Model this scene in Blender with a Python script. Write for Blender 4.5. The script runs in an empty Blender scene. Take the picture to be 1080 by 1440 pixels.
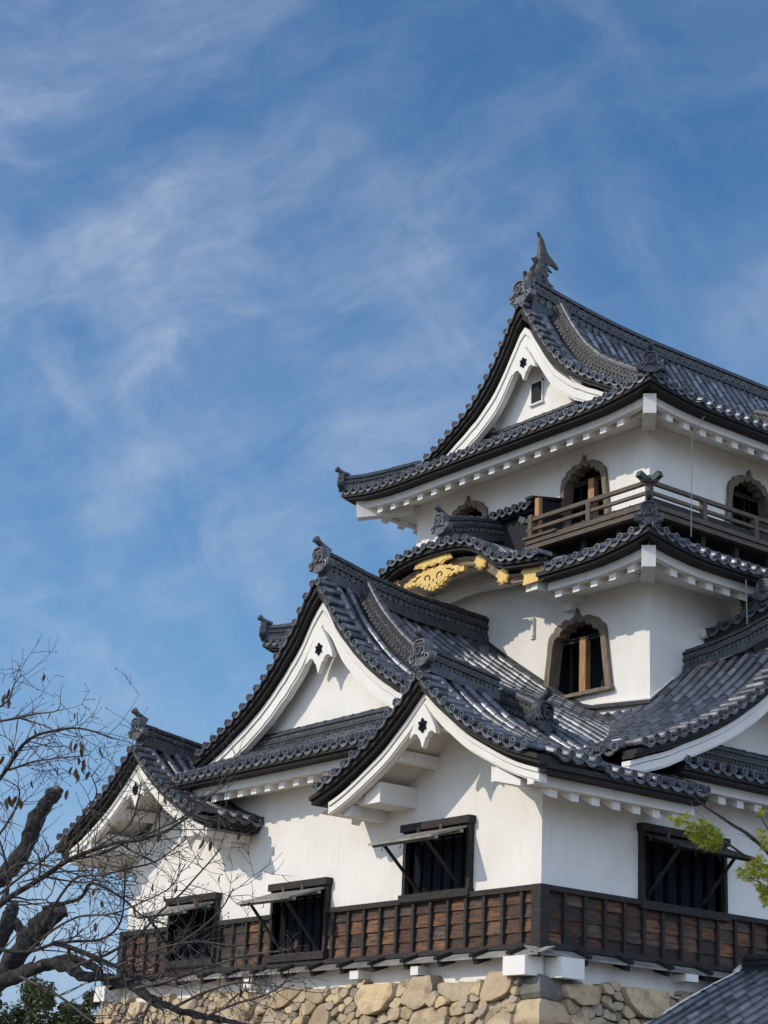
import bpy, math, random
from mathutils import Vector, Matrix, noise
from mathutils.geometry import tessellate_polygon
random.seed(7)
PI = math.pi
C = bpy.context.scene.collection
ZO = 5.8                      # height of the top of the timber cladding above the ground; all building heights below are measured from it

# ------------------------------------------------------------------ camera, sky, sun, exposure
cam_d = bpy.data.cameras.new('camera'); cam = bpy.data.objects.new('camera', cam_d); C.objects.link(cam)
cr, cu, cb = Vector((.623005, .781076, .042246)), Vector((.22642, -.231767, .946054)), Vector((.748731, -.579831, -.321243))
CP = Vector((22.702177, -21.133044, -4.206615 + ZO))
cam.matrix_world = Matrix(((cr.x, cu.x, cb.x, CP.x), (cr.y, cu.y, cb.y, CP.y), (cr.z, cu.z, cb.z, CP.z), (0, 0, 0, 1)))
cam_d.sensor_fit = 'HORIZONTAL'; cam_d.sensor_width = 36; cam_d.lens = 36 * 2662 / 1080; cam_d.clip_end = 5000
bpy.context.scene.camera = cam
def at(px, py, dist):         # the point this far along the view through a place in the photograph
    d = cr * (px - 540) / 2662 - cu * (py - 720) / 2662 - cb
    return CP + d * dist

SUN_DIR = Vector((.44, 1.0, -.72)).normalized()
sun_d = bpy.data.lights.new('sun', 'SUN'); sun = bpy.data.objects.new('sun', sun_d); C.objects.link(sun)
sun_d.energy = 2.8; sun_d.angle = math.radians(.53); sun_d.color = (1, .90, .76)
sun.rotation_euler = SUN_DIR.to_track_quat('-Z', 'Y').to_euler()
sun.location = (-20, -40, 40)

W = bpy.data.worlds.new('World'); bpy.context.scene.world = W; W.use_nodes = True
nt = W.node_tree; nt.nodes.clear()
def N(t, kind, **kw):
    n = t.nodes.new(kind)
    for k, v in kw.items():
        if k in n.inputs.keys() if isinstance(k, str) else False: n.inputs[k].default_value = v
        else: setattr(n, k, v)
    return n
sky = nt.nodes.new('ShaderNodeTexSky'); sky.sky_type = 'NISHITA'; sky.sun_disc = False
sky.sun_elevation = math.asin(-SUN_DIR.z); sky.sun_rotation = math.atan2(-SUN_DIR.x, -SUN_DIR.y)
sky.air_density = 1.0; sky.dust_density = .8; sky.ozone_density = 3.0; sky.altitude = 100
tc = nt.nodes.new('ShaderNodeTexCoord')
sep = nt.nodes.new('ShaderNodeSeparateXYZ'); nt.links.new(tc.outputs['Generated'], sep.inputs[0])
def wmath(op, a, b=None, c=None):
    n = nt.nodes.new('ShaderNodeMath'); n.operation = op
    for i, v in enumerate((a, b, c)):
        if v is None: continue
        if isinstance(v, (int, float)): n.inputs[i].default_value = v
        else: nt.links.new(v, n.inputs[i])
    return n.outputs[0]
# cirrus: noise over the sky directions, drawn out along the wind
def wdot(v):
    n = nt.nodes.new('ShaderNodeVectorMath'); n.operation = 'DOT_PRODUCT'; n.inputs[1].default_value = v
    nt.links.new(tc.outputs['Generated'], n.inputs[0]); return n.outputs['Value']
comb = nt.nodes.new('ShaderNodeCombineXYZ')
nt.links.new(wdot((.62, .78, 0)), comb.inputs[0]); nt.links.new(wdot((.30, -.24, .92)), comb.inputs[1]); nt.links.new(wdot((-.7, .6, .3)), comb.inputs[2])
wn = nt.nodes.new('ShaderNodeTexNoise'); wn.inputs['Scale'].default_value = 15; wn.inputs['Detail'].default_value = 5; nt.links.new(comb.outputs[0], wn.inputs[0])
wsub = nt.nodes.new('ShaderNodeVectorMath'); wsub.operation = 'MULTIPLY_ADD'; wsub.inputs[1].default_value = (.040, .040, .040); nt.links.new(wn.outputs['Color'], wsub.inputs[0]); nt.links.new(comb.outputs[0], wsub.inputs[2])
def cloud_noise(rot, scale, sc, detail, lo, hi, loc=(0, 0, 0), rough=.6, dist=.3):
    m0 = nt.nodes.new('ShaderNodeMapping'); m0.inputs['Rotation'].default_value = (0, 0, rot); m0.inputs['Location'].default_value = loc
    m = nt.nodes.new('ShaderNodeMapping'); m.inputs['Scale'].default_value = scale
    nt.links.new(wsub.outputs[0], m0.inputs[0]); nt.links.new(m0.outputs[0], m.inputs[0])
    n = nt.nodes.new('ShaderNodeTexNoise'); n.inputs['Scale'].default_value = sc; n.inputs['Detail'].default_value = detail
    n.inputs['Roughness'].default_value = rough; n.inputs['Distortion'].default_value = dist
    nt.links.new(m.outputs[0], n.inputs[0])
    r = nt.nodes.new('ShaderNodeMapRange'); r.interpolation_type = 'SMOOTHSTEP'
    r.inputs['From Min'].default_value = lo; r.inputs['From Max'].default_value = hi
    nt.links.new(n.outputs[0], r.inputs['Value'])
    return r.outputs[0]
veil = cloud_noise(-.45, (.7, 1.1, 1), 6.0, 6, .34, .74, (.62, .0, .3), .56)
patch = cloud_noise(.3, (1, 1, 1), 4.2, 3, .44, .62, (.33, .48, .2), .5)
streak = cloud_noise(-.42, (.36, 1.15, 1), 19, 9, .36, .86, (.6, .2, 0), .62)
wisp = cloud_noise(.95, (.45, 1.05, 1), 17, 9, .40, .88, (1.4, .3, 0), .58, .5)
# the cirrus thins out towards the east and towards the horizon
high = nt.nodes.new('ShaderNodeMapRange'); high.inputs['From Min'].default_value = .12; high.inputs['From Max'].default_value = .37; high.inputs['To Min'].default_value = .28; high.interpolation_type = 'SMOOTHSTEP'
nt.links.new(sep.outputs[2], high.inputs['Value'])
cl = wmath('ADD', wmath('MULTIPLY', veil, .30), wmath('MULTIPLY', wmath('MULTIPLY', streak, wmath('ADD', veil, .35)), .42))
cl = wmath('ADD', cl, wmath('MULTIPLY', wmath('MULTIPLY', patch, wisp), .42))
cl = wmath('ADD', wmath('MULTIPLY', cl, high.outputs[0]), .03)
west = nt.nodes.new('ShaderNodeMapRange'); west.inputs['From Min'].default_value = .16; west.inputs['From Max'].default_value = -.22; west.inputs['To Min'].default_value = .45; west.inputs['To Max'].default_value = 1.55
nt.links.new(wdot((.62, .78, 0)), west.inputs['Value'])     # thickest towards the west
cl = wmath('MINIMUM', wmath('MULTIPLY', cl, west.outputs[0]), .8)
mix = nt.nodes.new('ShaderNodeMix'); mix.data_type = 'RGBA'
nt.links.new(cl, mix.inputs[0])
tint = nt.nodes.new('ShaderNodeMix'); tint.data_type = 'RGBA'; tint.blend_type = 'MULTIPLY'; tint.inputs[0].default_value = 1
hs = nt.nodes.new('ShaderNodeHueSaturation'); hs.inputs['Saturation'].default_value = 1.22; nt.links.new(sky.outputs[0], hs.inputs['Color']); nt.links.new(hs.outputs[0], tint.inputs[6]); tint.inputs[7].default_value = (.82, 1.03, 1.06, 1)
lowm = nt.nodes.new('ShaderNodeMix'); lowm.data_type = 'RGBA'; lowf = nt.nodes.new('ShaderNodeMapRange'); lowf.inputs['From Min'].default_value = .26; lowf.inputs['From Max'].default_value = .02; lowf.inputs['To Max'].default_value = .75
nt.links.new(sep.outputs[2], lowf.inputs['Value']); nt.links.new(lowf.outputs[0], lowm.inputs[0]); nt.links.new(tint.outputs[2], lowm.inputs[6]); lowm.inputs[7].default_value = (2.3, 3.0, 5.0, 1)
nt.links.new(lowm.outputs[2], mix.inputs[6]); mix.inputs[7].default_value = (4.9, 5.3, 6.3, 1)
bg = nt.nodes.new('ShaderNodeBackground'); bg.inputs[1].default_value = .13
# unseen bright cloud added beside and behind the viewer to lift shaded walls
sky_fill = nt.nodes.new('ShaderNodeMapRange'); sky_fill.interpolation_type = 'SMOOTHSTEP'; sky_fill.inputs['From Min'].default_value = -.15; sky_fill.inputs['From Max'].default_value = .75; sky_fill.inputs['To Max'].default_value = .95
nt.links.new(wdot((.90, -.42, .10)), sky_fill.inputs['Value'])
fill_mottle = cloud_noise(.2, (1, 1, 1), 2.2, 7, .25, .60, (.2, .4, .1), .58)
bmix = nt.nodes.new('ShaderNodeMix'); bmix.data_type = 'RGBA'; nt.links.new(wmath('MULTIPLY', sky_fill.outputs[0], wmath('MULTIPLY_ADD', fill_mottle, .6, .4)), bmix.inputs[0])
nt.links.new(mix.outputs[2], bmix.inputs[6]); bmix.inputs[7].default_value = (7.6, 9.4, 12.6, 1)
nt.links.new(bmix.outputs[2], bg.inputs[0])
wo = nt.nodes.new('ShaderNodeOutputWorld'); nt.links.new(bg.outputs[0], wo.inputs[0])
vs = bpy.context.scene.view_settings
vs.view_transform = 'Standard'; vs.look = 'None'; vs.exposure = 0; vs.gamma = 1; vs.use_curve_mapping = False
bpy.context.scene.cycles.max_bounces = 6; bpy.context.scene.cycles.diffuse_bounces = 4

# ------------------------------------------------------------------ materials
def material(name, col, rough=.7, var=None, noise_scale=3.0, stretch=(1, 1, 1), island=0.0, bump=0.0, bump_scale=30.0, metal=0.0, spec=.5, col2=None, ramp=(.35, .7), island_cols=None, dirt=None):
    m = bpy.data.materials.new(name); m.use_nodes = True; t = m.node_tree; b = t.nodes['Principled BSDF']
    b.inputs['Roughness'].default_value = rough; b.inputs['Metallic'].default_value = metal; b.inputs['Specular IOR Level'].default_value = spec
    tcn = t.nodes.new('ShaderNodeTexCoord'); geo = t.nodes.new('ShaderNodeNewGeometry')
    mp = t.nodes.new('ShaderNodeMapping'); mp.inputs['Scale'].default_value = stretch
    t.links.new(geo.outputs['Position'], mp.inputs[0])
    cur = None
    def rgb(c):
        n = t.nodes.new('ShaderNodeRGB'); n.outputs[0].default_value = (*c, 1); return n.outputs[0]
    cur = rgb(col)
    if island_cols:
        r = t.nodes.new('ShaderNodeValToRGB'); r.color_ramp.interpolation = 'LINEAR'
        el = r.color_ramp.elements
        while len(el) < len(island_cols): el.new(.5)
        for i, c in enumerate(island_cols): el[i].position = i / (len(island_cols) - 1); el[i].color = (*c, 1)
        t.links.new(geo.outputs['Random Per Island'], r.inputs[0]); cur = r.outputs[0]
    if col2:
        n = t.nodes.new('ShaderNodeTexNoise'); n.inputs['Scale'].default_value = noise_scale; n.inputs['Detail'].default_value = 8; n.inputs['Roughness'].default_value = .62
        t.links.new(mp.outputs[0], n.inputs[0])
        mr = t.nodes.new('ShaderNodeMapRange'); mr.inputs['From Min'].default_value = ramp[0]; mr.inputs['From Max'].default_value = ramp[1]
        t.links.new(n.outputs[0], mr.inputs[0])
        mx = t.nodes.new('ShaderNodeMix'); mx.data_type = 'RGBA'
        t.links.new(mr.outputs[0], mx.inputs[0]); t.links.new(cur, mx.inputs[6]); mx.inputs[7].default_value = (*col2, 1); cur = mx.outputs[2]
    if dirt:
        n = t.nodes.new('ShaderNodeTexNoise'); n.inputs['Scale'].default_value = dirt[1]; n.inputs['Detail'].default_value = 6; n.inputs['Roughness'].default_value = .7
        mp2 = t.nodes.new('ShaderNodeMapping'); mp2.inputs['Scale'].default_value = dirt[2]; mp2.inputs['Location'].default_value = (7, 3, 5)
        t.links.new(geo.outputs['Position'], mp2.inputs[0]); t.links.new(mp2.outputs[0], n.inputs[0])
        mr = t.nodes.new('ShaderNodeMapRange'); mr.inputs['From Min'].default_value = dirt[3]; mr.inputs['From Max'].default_value = dirt[4]; mr.inputs['To Max'].default_value = dirt[5]
        t.links.new(n.outputs[0], mr.inputs[0])
        mx = t.nodes.new('ShaderNodeMix'); mx.data_type = 'RGBA'
        t.links.new(mr.outputs[0], mx.inputs[0]); t.links.new(cur, mx.inputs[6]); mx.inputs[7].default_value = (*dirt[0], 1); cur = mx.outputs[2]
    if island:
        hv = t.nodes.new('ShaderNodeHueSaturation')
        mr = t.nodes.new('ShaderNodeMapRange'); mr.inputs['To Min'].default_value = 1 - island; mr.inputs['To Max'].default_value = 1 + island
        t.links.new(geo.outputs['Random Per Island'], mr.inputs[0]); t.links.new(mr.outputs[0], hv.inputs['Value']); t.links.new(cur, hv.inputs['Color']); cur = hv.outputs[0]
    t.links.new(cur, b.inputs['Base Color'])
    if bump:
        n = t.nodes.new('ShaderNodeTexNoise'); n.inputs['Scale'].default_value = bump_scale; n.inputs['Detail'].default_value = 6
        t.links.new(mp.outputs[0], n.inputs[0])
        bp = t.nodes.new('ShaderNodeBump'); bp.inputs['Strength'].default_value = bump; bp.inputs['Distance'].default_value = .03
        t.links.new(n.outputs[0], bp.inputs['Height']); t.links.new(bp.outputs[0], b.inputs['Normal'])
    return m
M = {}
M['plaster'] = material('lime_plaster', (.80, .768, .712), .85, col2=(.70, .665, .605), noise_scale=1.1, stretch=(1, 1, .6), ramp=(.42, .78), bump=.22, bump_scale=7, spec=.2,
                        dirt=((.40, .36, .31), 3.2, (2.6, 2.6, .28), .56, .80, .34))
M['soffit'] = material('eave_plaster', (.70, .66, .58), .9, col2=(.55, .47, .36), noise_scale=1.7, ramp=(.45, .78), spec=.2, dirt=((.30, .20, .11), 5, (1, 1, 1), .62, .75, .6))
M['tile'] = material('smoked_roof_tile', (.150, .158, .176), .47, island=.45, col2=(.235, .238, .25), noise_scale=3.5, ramp=(.42, .72), spec=.7, metal=.84, bump=.12, bump_scale=40,
                     dirt=((.33, .31, .28), 6, (1, 1, 1), .60, .78, .55))
M['tile_face'] = material('roof_tile_end', (.095, .10, .115), .5, metal=.35, island=.25, col2=(.24, .24, .24), noise_scale=8, ramp=(.45, .75), spec=.4, bump=.1)
M['ridge_tile'] = material('ridge_tile', (.045, .049, .058), .45, island=.25, col2=(.095, .095, .10), noise_scale=6, ramp=(.4, .75), spec=.5, metal=.45, bump=.15)
M['wave'] = material('ridge_pattern_tile', (.13, .128, .118), .6, island=.3, col2=(.06, .06, .058), noise_scale=12, spec=.4)
M['black'] = material('blackened_wood', (.013, .0115, .0105), .75, col2=(.034, .022, .015), noise_scale=3, stretch=(1, 1, 6), ramp=(.5, .75), bump=.2)
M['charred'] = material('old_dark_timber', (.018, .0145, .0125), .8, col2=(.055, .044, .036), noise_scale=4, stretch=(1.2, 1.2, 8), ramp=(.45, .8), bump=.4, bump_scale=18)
M['board'] = material('weathered_board', (.16, .07, .035), .75, island=.35, island_cols=[(.16, .066, .026), (.020, .013, .010), (.26, .112, .042), (.032, .021, .016), (.10, .042, .019), (.075, .062, .051), (.21, .088, .034), (.024, .016, .0125)],
                      col2=(.030, .020, .017), noise_scale=3.2, stretch=(1, 1, 7), ramp=(.44, .62), bump=.6, bump_scale=14, dirt=((.36, .22, .12), 4, (1.2, 1.2, 10), .58, .74, .7))
M['greywood'] = material('silvered_timber', (.115, .09, .066), .8, col2=(.055, .042, .032), noise_scale=5, stretch=(1, 1, 5), ramp=(.4, .7), bump=.4, bump_scale=20, island=.2)
M['frame'] = material('window_frame_timber', (.21, .165, .118), .8, col2=(.09, .07, .05), noise_scale=6, stretch=(2, 2, .6), ramp=(.4, .72), bump=.35, bump_scale=20)
M['newwood'] = material('honey_timber', (.42, .22, .09), .6, col2=(.20, .09, .035), noise_scale=4, stretch=(6, 6, .7), ramp=(.4, .7), bump=.2)
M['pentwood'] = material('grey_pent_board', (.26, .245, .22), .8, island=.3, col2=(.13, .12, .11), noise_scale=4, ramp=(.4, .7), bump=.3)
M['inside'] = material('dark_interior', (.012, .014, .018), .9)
M['lattice'] = material('blue_black_lattice', (.010, .0125, .018), .9, bump=.2, spec=.1)
M['gold'] = material('gilt_copper', (.80, .53, .17), .42, metal=.55, col2=(.62, .40, .12), noise_scale=6, spec=.5, bump=.06, bump_scale=12)
M['brownboard'] = material('bleached_gable_timber', (.26, .20, .145), .8, col2=(.12, .085, .06), noise_scale=5, stretch=(2, 1, 3), ramp=(.38, .68), bump=.4)
M['verdigris'] = material('green_copper', (.055, .10, .085), .6, col2=(.025, .035, .032), noise_scale=14, metal=.2)
M['cable'] = material('cable_metal', (.12, .16, .15), .5)
M['bronze'] = material('fish_tile', (.026, .026, .028), .5, col2=(.07, .062, .048), noise_scale=9, island=.2, bump=.5, bump_scale=26)
M['stone'] = material('tan_stone', (.42, .33, .21), .92, island=.20, island_cols=[(.50, .37, .225), (.33, .255, .17), (.55, .42, .265), (.20, .175, .15), (.46, .34, .20), (.35, .29, .21), (.50, .375, .22), (.27, .235, .19)],
                      col2=(.25, .185, .115), noise_scale=3.6, ramp=(.48, .72), bump=1.0, bump_scale=11, spec=.15, dirt=((.13, .11, .09), 7, (1, 1, 1), .57, .72, .75))
M['darkstone'] = material('dark_quoin_stone', (.12, .115, .105), .9, col2=(.19, .175, .15), noise_scale=4, bump=.8, bump_scale=9, spec=.2)
M['earth'] = material('packed_earth', (.07, .055, .042), .95, col2=(.12, .095, .07), noise_scale=8, bump=.5)
M['ground'] = material('sandy_ground', (.22, .18, .13), .95, col2=(.15, .13, .09), noise_scale=.5, bump=.4)
M['bark'] = material('cherry_bark', (.018, .016, .015), .92, col2=(.044, .041, .037), noise_scale=7, stretch=(1, 1, 1), ramp=(.45, .75), bump=1.0, bump_scale=26, dirt=((.16, .18, .14), 13, (1, 1, 1), .6, .7, .75))
M['twig'] = material('cherry_twig', (.040, .030, .027), .75, col2=(.08, .064, .056), noise_scale=12)
M['cut'] = material('sawn_limb_end', (.13, .105, .08), .9, bump=.5)
def leaf_material(name, cols, trans):
    m = material(name, cols[0], .55, island_cols=cols, spec=.3)
    t = m.node_tree; b = t.nodes['Principled BSDF']; out = t.nodes['Material Output']
    src = b.inputs['Base Color'].links[0].from_socket
    tr = t.nodes.new('ShaderNodeBsdfTranslucent'); t.links.new(src, tr.inputs[0])
    mx = t.nodes.new('ShaderNodeMixShader'); mx.inputs[0].default_value = trans
    t.links.new(b.outputs[0], mx.inputs[1]); t.links.new(tr.outputs[0], mx.inputs[2]); t.links.new(mx.outputs[0], out.inputs[0])
    return m
M['maple'] = leaf_material('maple_leaf', [(.24, .29, .03), (.36, .36, .035), (.13, .19, .025), (.30, .33, .035), (.40, .32, .045)], .45)
M['dryleaf'] = leaf_material('dry_cherry_leaf', [(.09, .045, .02), (.14, .075, .025), (.06, .04, .02), (.10, .09, .03)], .25)
M['crown'] = leaf_material('evergreen_leaf', [(.035, .055, .018), (.055, .075, .022), (.085, .075, .02), (.025, .042, .016), (.06, .06, .018)], .25)

# ------------------------------------------------------------------ mesh helpers
WL = {}
class MB:
    def __init__(s): s.v = []; s.f = []; s.mi = []; s.mat = 0
    def add(s, vs, fs):
        o = len(s.v); s.v.extend(Vector(p) for p in vs)
        for f in fs: s.f.append([i + o for i in f]); s.mi.append(s.mat)
    def box(s, a, b):
        x0, x1 = sorted((a[0], b[0])); y0, y1 = sorted((a[1], b[1])); z0, z1 = sorted((a[2], b[2]))
        s.add([(x0, y0, z0), (x1, y0, z0), (x1, y1, z0), (x0, y1, z0), (x0, y0, z1), (x1, y0, z1), (x1, y1, z1), (x0, y1, z1)],
              [(3, 2, 1, 0), (4, 5, 6, 7), (0, 1, 5, 4), (1, 2, 6, 5), (2, 3, 7, 6), (3, 0, 4, 7)])
    def beam(s, p, q, w, h, up=Vector((0, 0, 1))):
        p = Vector(p); q = Vector(q); t = (q - p).normalized(); sd = t.cross(up)
        sd = sd.normalized() if sd.length > 1e-6 else Vector((1, 0, 0)); n = sd.cross(t)
        vs = [c + sd * (w / 2 * i) + n * (h / 2 * j) for c in (p, q) for i, j in ((-1, -1), (1, -1), (1, 1), (-1, 1))]
        s.add(vs, [(0, 1, 2, 3), (7, 6, 5, 4), (4, 5, 1, 0), (5, 6, 2, 1), (6, 7, 3, 2), (7, 4, 0, 3)])
    def tube(s, pts, r, n=8, caps=True, up=Vector((0, 0, 1))):
        pts = [Vector(p) for p in pts]; k = len(pts)
        rs = r if isinstance(r, (list, tuple)) else [r] * k
        vs = []; nrm = None
        for i, p in enumerate(pts):
            t = (pts[min(i + 1, k - 1)] - pts[max(i - 1, 0)]).normalized()
            if nrm is None:
                a = up if abs(t.dot(up)) < .95 else Vector((1, 0, 0)); nrm = (a - t * a.dot(t)).normalized()
            else:
                nrm = nrm - t * nrm.dot(t); nrm = nrm.normalized() if nrm.length > 1e-6 else t.orthogonal().normalized()
            b = t.cross(nrm)
            vs += [p + (nrm * math.cos(2 * PI * j / n) + b * math.sin(2 * PI * j / n)) * rs[i] for j in range(n)]
        fs = [(i * n + j, i * n + (j + 1) % n, (i + 1) * n + (j + 1) % n, (i + 1) * n + j) for i in range(k - 1) for j in range(n)]
        if caps: fs += [tuple(range(n - 1, -1, -1)), tuple((k - 1) * n + j for j in range(n))]
        s.add(vs, fs)
    def prism(s, front, back, caps=(True, True)):      # two matching closed outlines
        n = len(front); s.add(list(front) + list(back), [(i, (i + 1) % n, n + (i + 1) % n, n + i) for i in range(n)])
        for pts, on_, flip in ((front, caps[0], 1), (back, caps[1], 0)):
            if on_:
                tri = tessellate_polygon([[Vector(p) for p in pts]])
                s.add(pts, [tuple(reversed(t)) if flip else t for t in tri])
    def strip(s, rows):                                  # rows of equal length -> quads
        n = len(rows[0]); vs = [p for r in rows for p in r]
        s.add(vs, [(i * n + j, i * n + j + 1, (i + 1) * n + j + 1, (i + 1) * n + j) for i in range(len(rows) - 1) for j in range(n - 1)])
    def loopstrip(s, rings, caps=True):                  # closed rings along a path
        n = len(rings[0]); k = len(rings); vs = [p for r in rings for p in r]
        fs = [(i * n + j, i * n + (j + 1) % n, (i + 1) * n + (j + 1) % n, (i + 1) * n + j) for i in range(k - 1) for j in range(n)]
        if caps: fs += [tuple(range(n - 1, -1, -1)), tuple((k - 1) * n + j for j in range(n))]
        s.add(vs, fs)
    def join(s, o, mi=1):
        k = len(s.v); s.v += o.v; s.f += [[i + k for i in f] for f in o.f]; s.mi += [mi] * len(o.f); return s
    def build(s, name, mats, parent=None, angle=38, label=None, kind=None, z=ZO):
        if not s.v: return None
        mats = mats if isinstance(mats, (list, tuple)) else [mats]
        xs = [p.x for p in s.v]; ys = [p.y for p in s.v]; zs = [p.z for p in s.v]
        org = Vector(((min(xs) + max(xs)) / 2, (min(ys) + max(ys)) / 2, min(zs)))
        me = bpy.data.meshes.new(name); me.from_pydata([tuple(p - org) for p in s.v], [], s.f)
        for m in mats: me.materials.append(M[m] if isinstance(m, str) else m)
        me.polygons.foreach_set('material_index', s.mi)
        me.polygons.foreach_set('use_smooth', [True] * len(me.polygons)); me.update(); me.set_sharp_from_angle(angle=math.radians(angle))
        o = bpy.data.objects.new(name, me); C.objects.link(o)
        wl = org + Vector((0, 0, z)); WL[o.name] = wl
        o.parent = parent; o.location = wl - (WL[parent.name] if parent else Vector())
        if label: o['label'] = label
        if kind: o['kind'] = kind
        return o
def empty(name, loc, parent=None, label=None, cat=None, group=None):
    o = bpy.data.objects.new(name, None); C.objects.link(o); o.empty_display_size = .3
    loc = Vector(loc); WL[o.name] = loc; o.parent = parent; o.location = loc - (WL[parent.name] if parent else Vector())
    if label: o['label'] = label
    if cat: o['category'] = cat
    if group: o['group'] = group
    return o
def tag(o, label, cat, group=None):
    o['label'] = label; o['category'] = cat
    if group: o['group'] = group
    return o
def interp(pts):
    """smooth monotone curve through (d, z) points, extended in a straight line"""
    xs = [p[0] for p in pts]; ys = [p[1] for p in pts]; n = len(xs)
    sl = [(ys[i + 1] - ys[i]) / (xs[i + 1] - xs[i]) for i in range(n - 1)]
    tg = [sl[0]] + [(sl[i - 1] + sl[i]) / 2 for i in range(1, n - 1)] + [sl[-1]]
    def f(x):
        if x <= xs[0]: return ys[0] + tg[0] * (x - xs[0])
        if x >= xs[-1]: return ys[-1] + tg[-1] * (x - xs[-1])
        i = 0
        while x > xs[i + 1]: i += 1
        h = xs[i + 1] - xs[i]; t = (x - xs[i]) / h
        return ((1 + 2 * t) * (1 - t) ** 2) * ys[i] + t * (1 - t) ** 2 * h * tg[i] + t * t * (3 - 2 * t) * ys[i + 1] + t * t * (t - 1) * h * tg[i + 1]
    return f
UP = Vector((0, 0, 1))

# ------------------------------------------------------------------ roof tile pieces
TR = .078
def disc(mb, c, nrm, r=TR, depth=.035, n=12, boss=True):
    """a round tile end: rim, sunk face, a raised ring of three drops"""
    nrm = nrm.normalized(); a = UP - nrm * UP.dot(nrm)
    a = a.normalized() if a.length > 1e-4 else Vector((1, 0, 0)); b = nrm.cross(a)
    def ring(rr, off): return [c + nrm * off + (a * math.cos(2 * PI * j / n) + b * math.sin(2 * PI * j / n)) * rr for j in range(n)]
    mb.loopstrip([ring(r, -.02), ring(r, depth), ring(r * .76, depth), ring(r * .72, depth - .03), ring(r * .05, depth - .03)], caps=False)
    if boss:
        ph = random.random() * 6
        for k in range(3):
            an = ph + k * 2 * PI / 3; cc = c + (a * math.cos(an) + b * math.sin(an)) * r * .34
            rg = [[cc + nrm * o + (a * math.cos(2 * PI * j / 6) + b * math.sin(2 * PI * j / 6)) * r * q for j in range(6)] for q, o in ((.27, depth - .032), (.2, depth - .004))]
            mb.loopstrip(rg)
def tile_tube(mb, pts, r=TR, step=.30, n=6, full=False, end=None):
    """a run of overlapping half-round tiles laid along pts (top to bottom)"""
    pts = [Vector(p) for p in pts]
    L = [0]
    for i in range(1, len(pts)): L.append(L[-1] + (pts[i] - pts[i - 1]).length)
    tot = L[-1]
    if tot < .05: return
    k = max(1, round(tot / step))
    def pos(s):
        i = 0
        while i < len(L) - 2 and s > L[i + 1]: i += 1
        t = (s - L[i]) / max(1e-6, L[i + 1] - L[i]); return pts[i].lerp(pts[i + 1], t)
    P = [pos(tot * i / k) for i in range(k + 1)]
    a0, a1 = (0, 2 * PI) if full else (-PI * .58, PI * .58)
    for i in range(k):
        t = (P[i + 1] - P[i]).normalized(); jit = random.uniform(-.004, .004)
        sd = t.cross(UP)
        sd = sd.normalized() if sd.length > 1e-3 else Vector((1, 0, 0)); nn = sd.cross(t)
        rings = []
        for p, q in ((P[i] - t * .015, .92), (P[i + 1] - t * .022, .955), (P[i + 1] - t * .020, 1.03), (P[i + 1] + t * .004, 1.03)):
            rings.append([p + nn * jit + (nn * math.cos(a0 + (a1 - a0) * j / n) + sd * math.sin(a0 + (a1 - a0) * j / n)) * r * q for j in range(n + 1)])
        mb.strip(rings)
def pan(mb, A, B, sag=.03, drop=.055):
    """flat valley tiles between two tube lines, stepped course by course"""
    k = min(len(A), len(B))
    for i in range(k - 1):
        r0 = [A[i] - UP * drop, (A[i] + B[i]) / 2 - UP * (drop + sag), B[i] - UP * drop]
        r1 = [A[i + 1] - UP * (drop - .022), (A[i + 1] + B[i + 1]) / 2 - UP * (drop + sag - .022), B[i + 1] - UP * (drop - .022)]
        r2 = [p - UP * .035 for p in r1]
        mb.strip([r0, r1, r2])
def pan_end(mb, a, b, out, hang=.06):
    """the curled lip of the valley tile at an eave"""
    m = (a + b) / 2; n = 5; top = []; bot = []; d = (b - a)
    for j in range(n + 1):
        t = j / n; sagv = .035 * (1 - (2 * t - 1) ** 2)
        p = a.lerp(b, .08 + .84 * t) + out * .03 - UP * (.045 + sagv)
        top.append(p); bot.append(p - UP * (hang * (.55 + .45 * (1 - (2 * t - 1) ** 2))))
    mb.prism(top + bot[::-1], [q - out * .04 for q in top + bot[::-1]])
def rows_patch(tiles, ends, lines, keep=None, eave=True, out=None, pans=True, skip_tube=()):
    """lines: list of polylines (top to eave) at successive row positions"""
    segs = []
    for L in lines:
        if keep: L = [p for p in L if keep(p)]
        segs.append(L)
    for i, L in enumerate(segs):
        if len(L) < 2: continue
        if i not in skip_tube: tile_tube(tiles, L)
        if eave and L[-1] == lines[i][-1]:
            o = out if out is not None else (L[-1] - L[-2]); o = Vector((o.x, o.y, o.z * .3)).normalized()
            disc(ends, L[-1] + o * .01, o)
    if pans:
        for i in range(len(lines) - 1):
            a, b = lines[i], lines[i + 1]; k = min(len(a), len(b))
            # align from the eave end
            a2, b2 = a[-k:], b[-k:]
            run_a, run_b = [], []
            for p, q in zip(a2, b2):
                if keep is None or (keep(p) and keep(q)): run_a.append(p); run_b.append(q)
            if len(run_a) > 1:
                pan(tiles, run_a, run_b)
                if eave and run_a[-1] == a[-1]:
                    o = out if out is not None else (a[-1] - a[-2]); o = Vector((o.x, o.y, 0)).normalized()
                    pan_end(ends, a[-1], b[-1], o)

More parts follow.
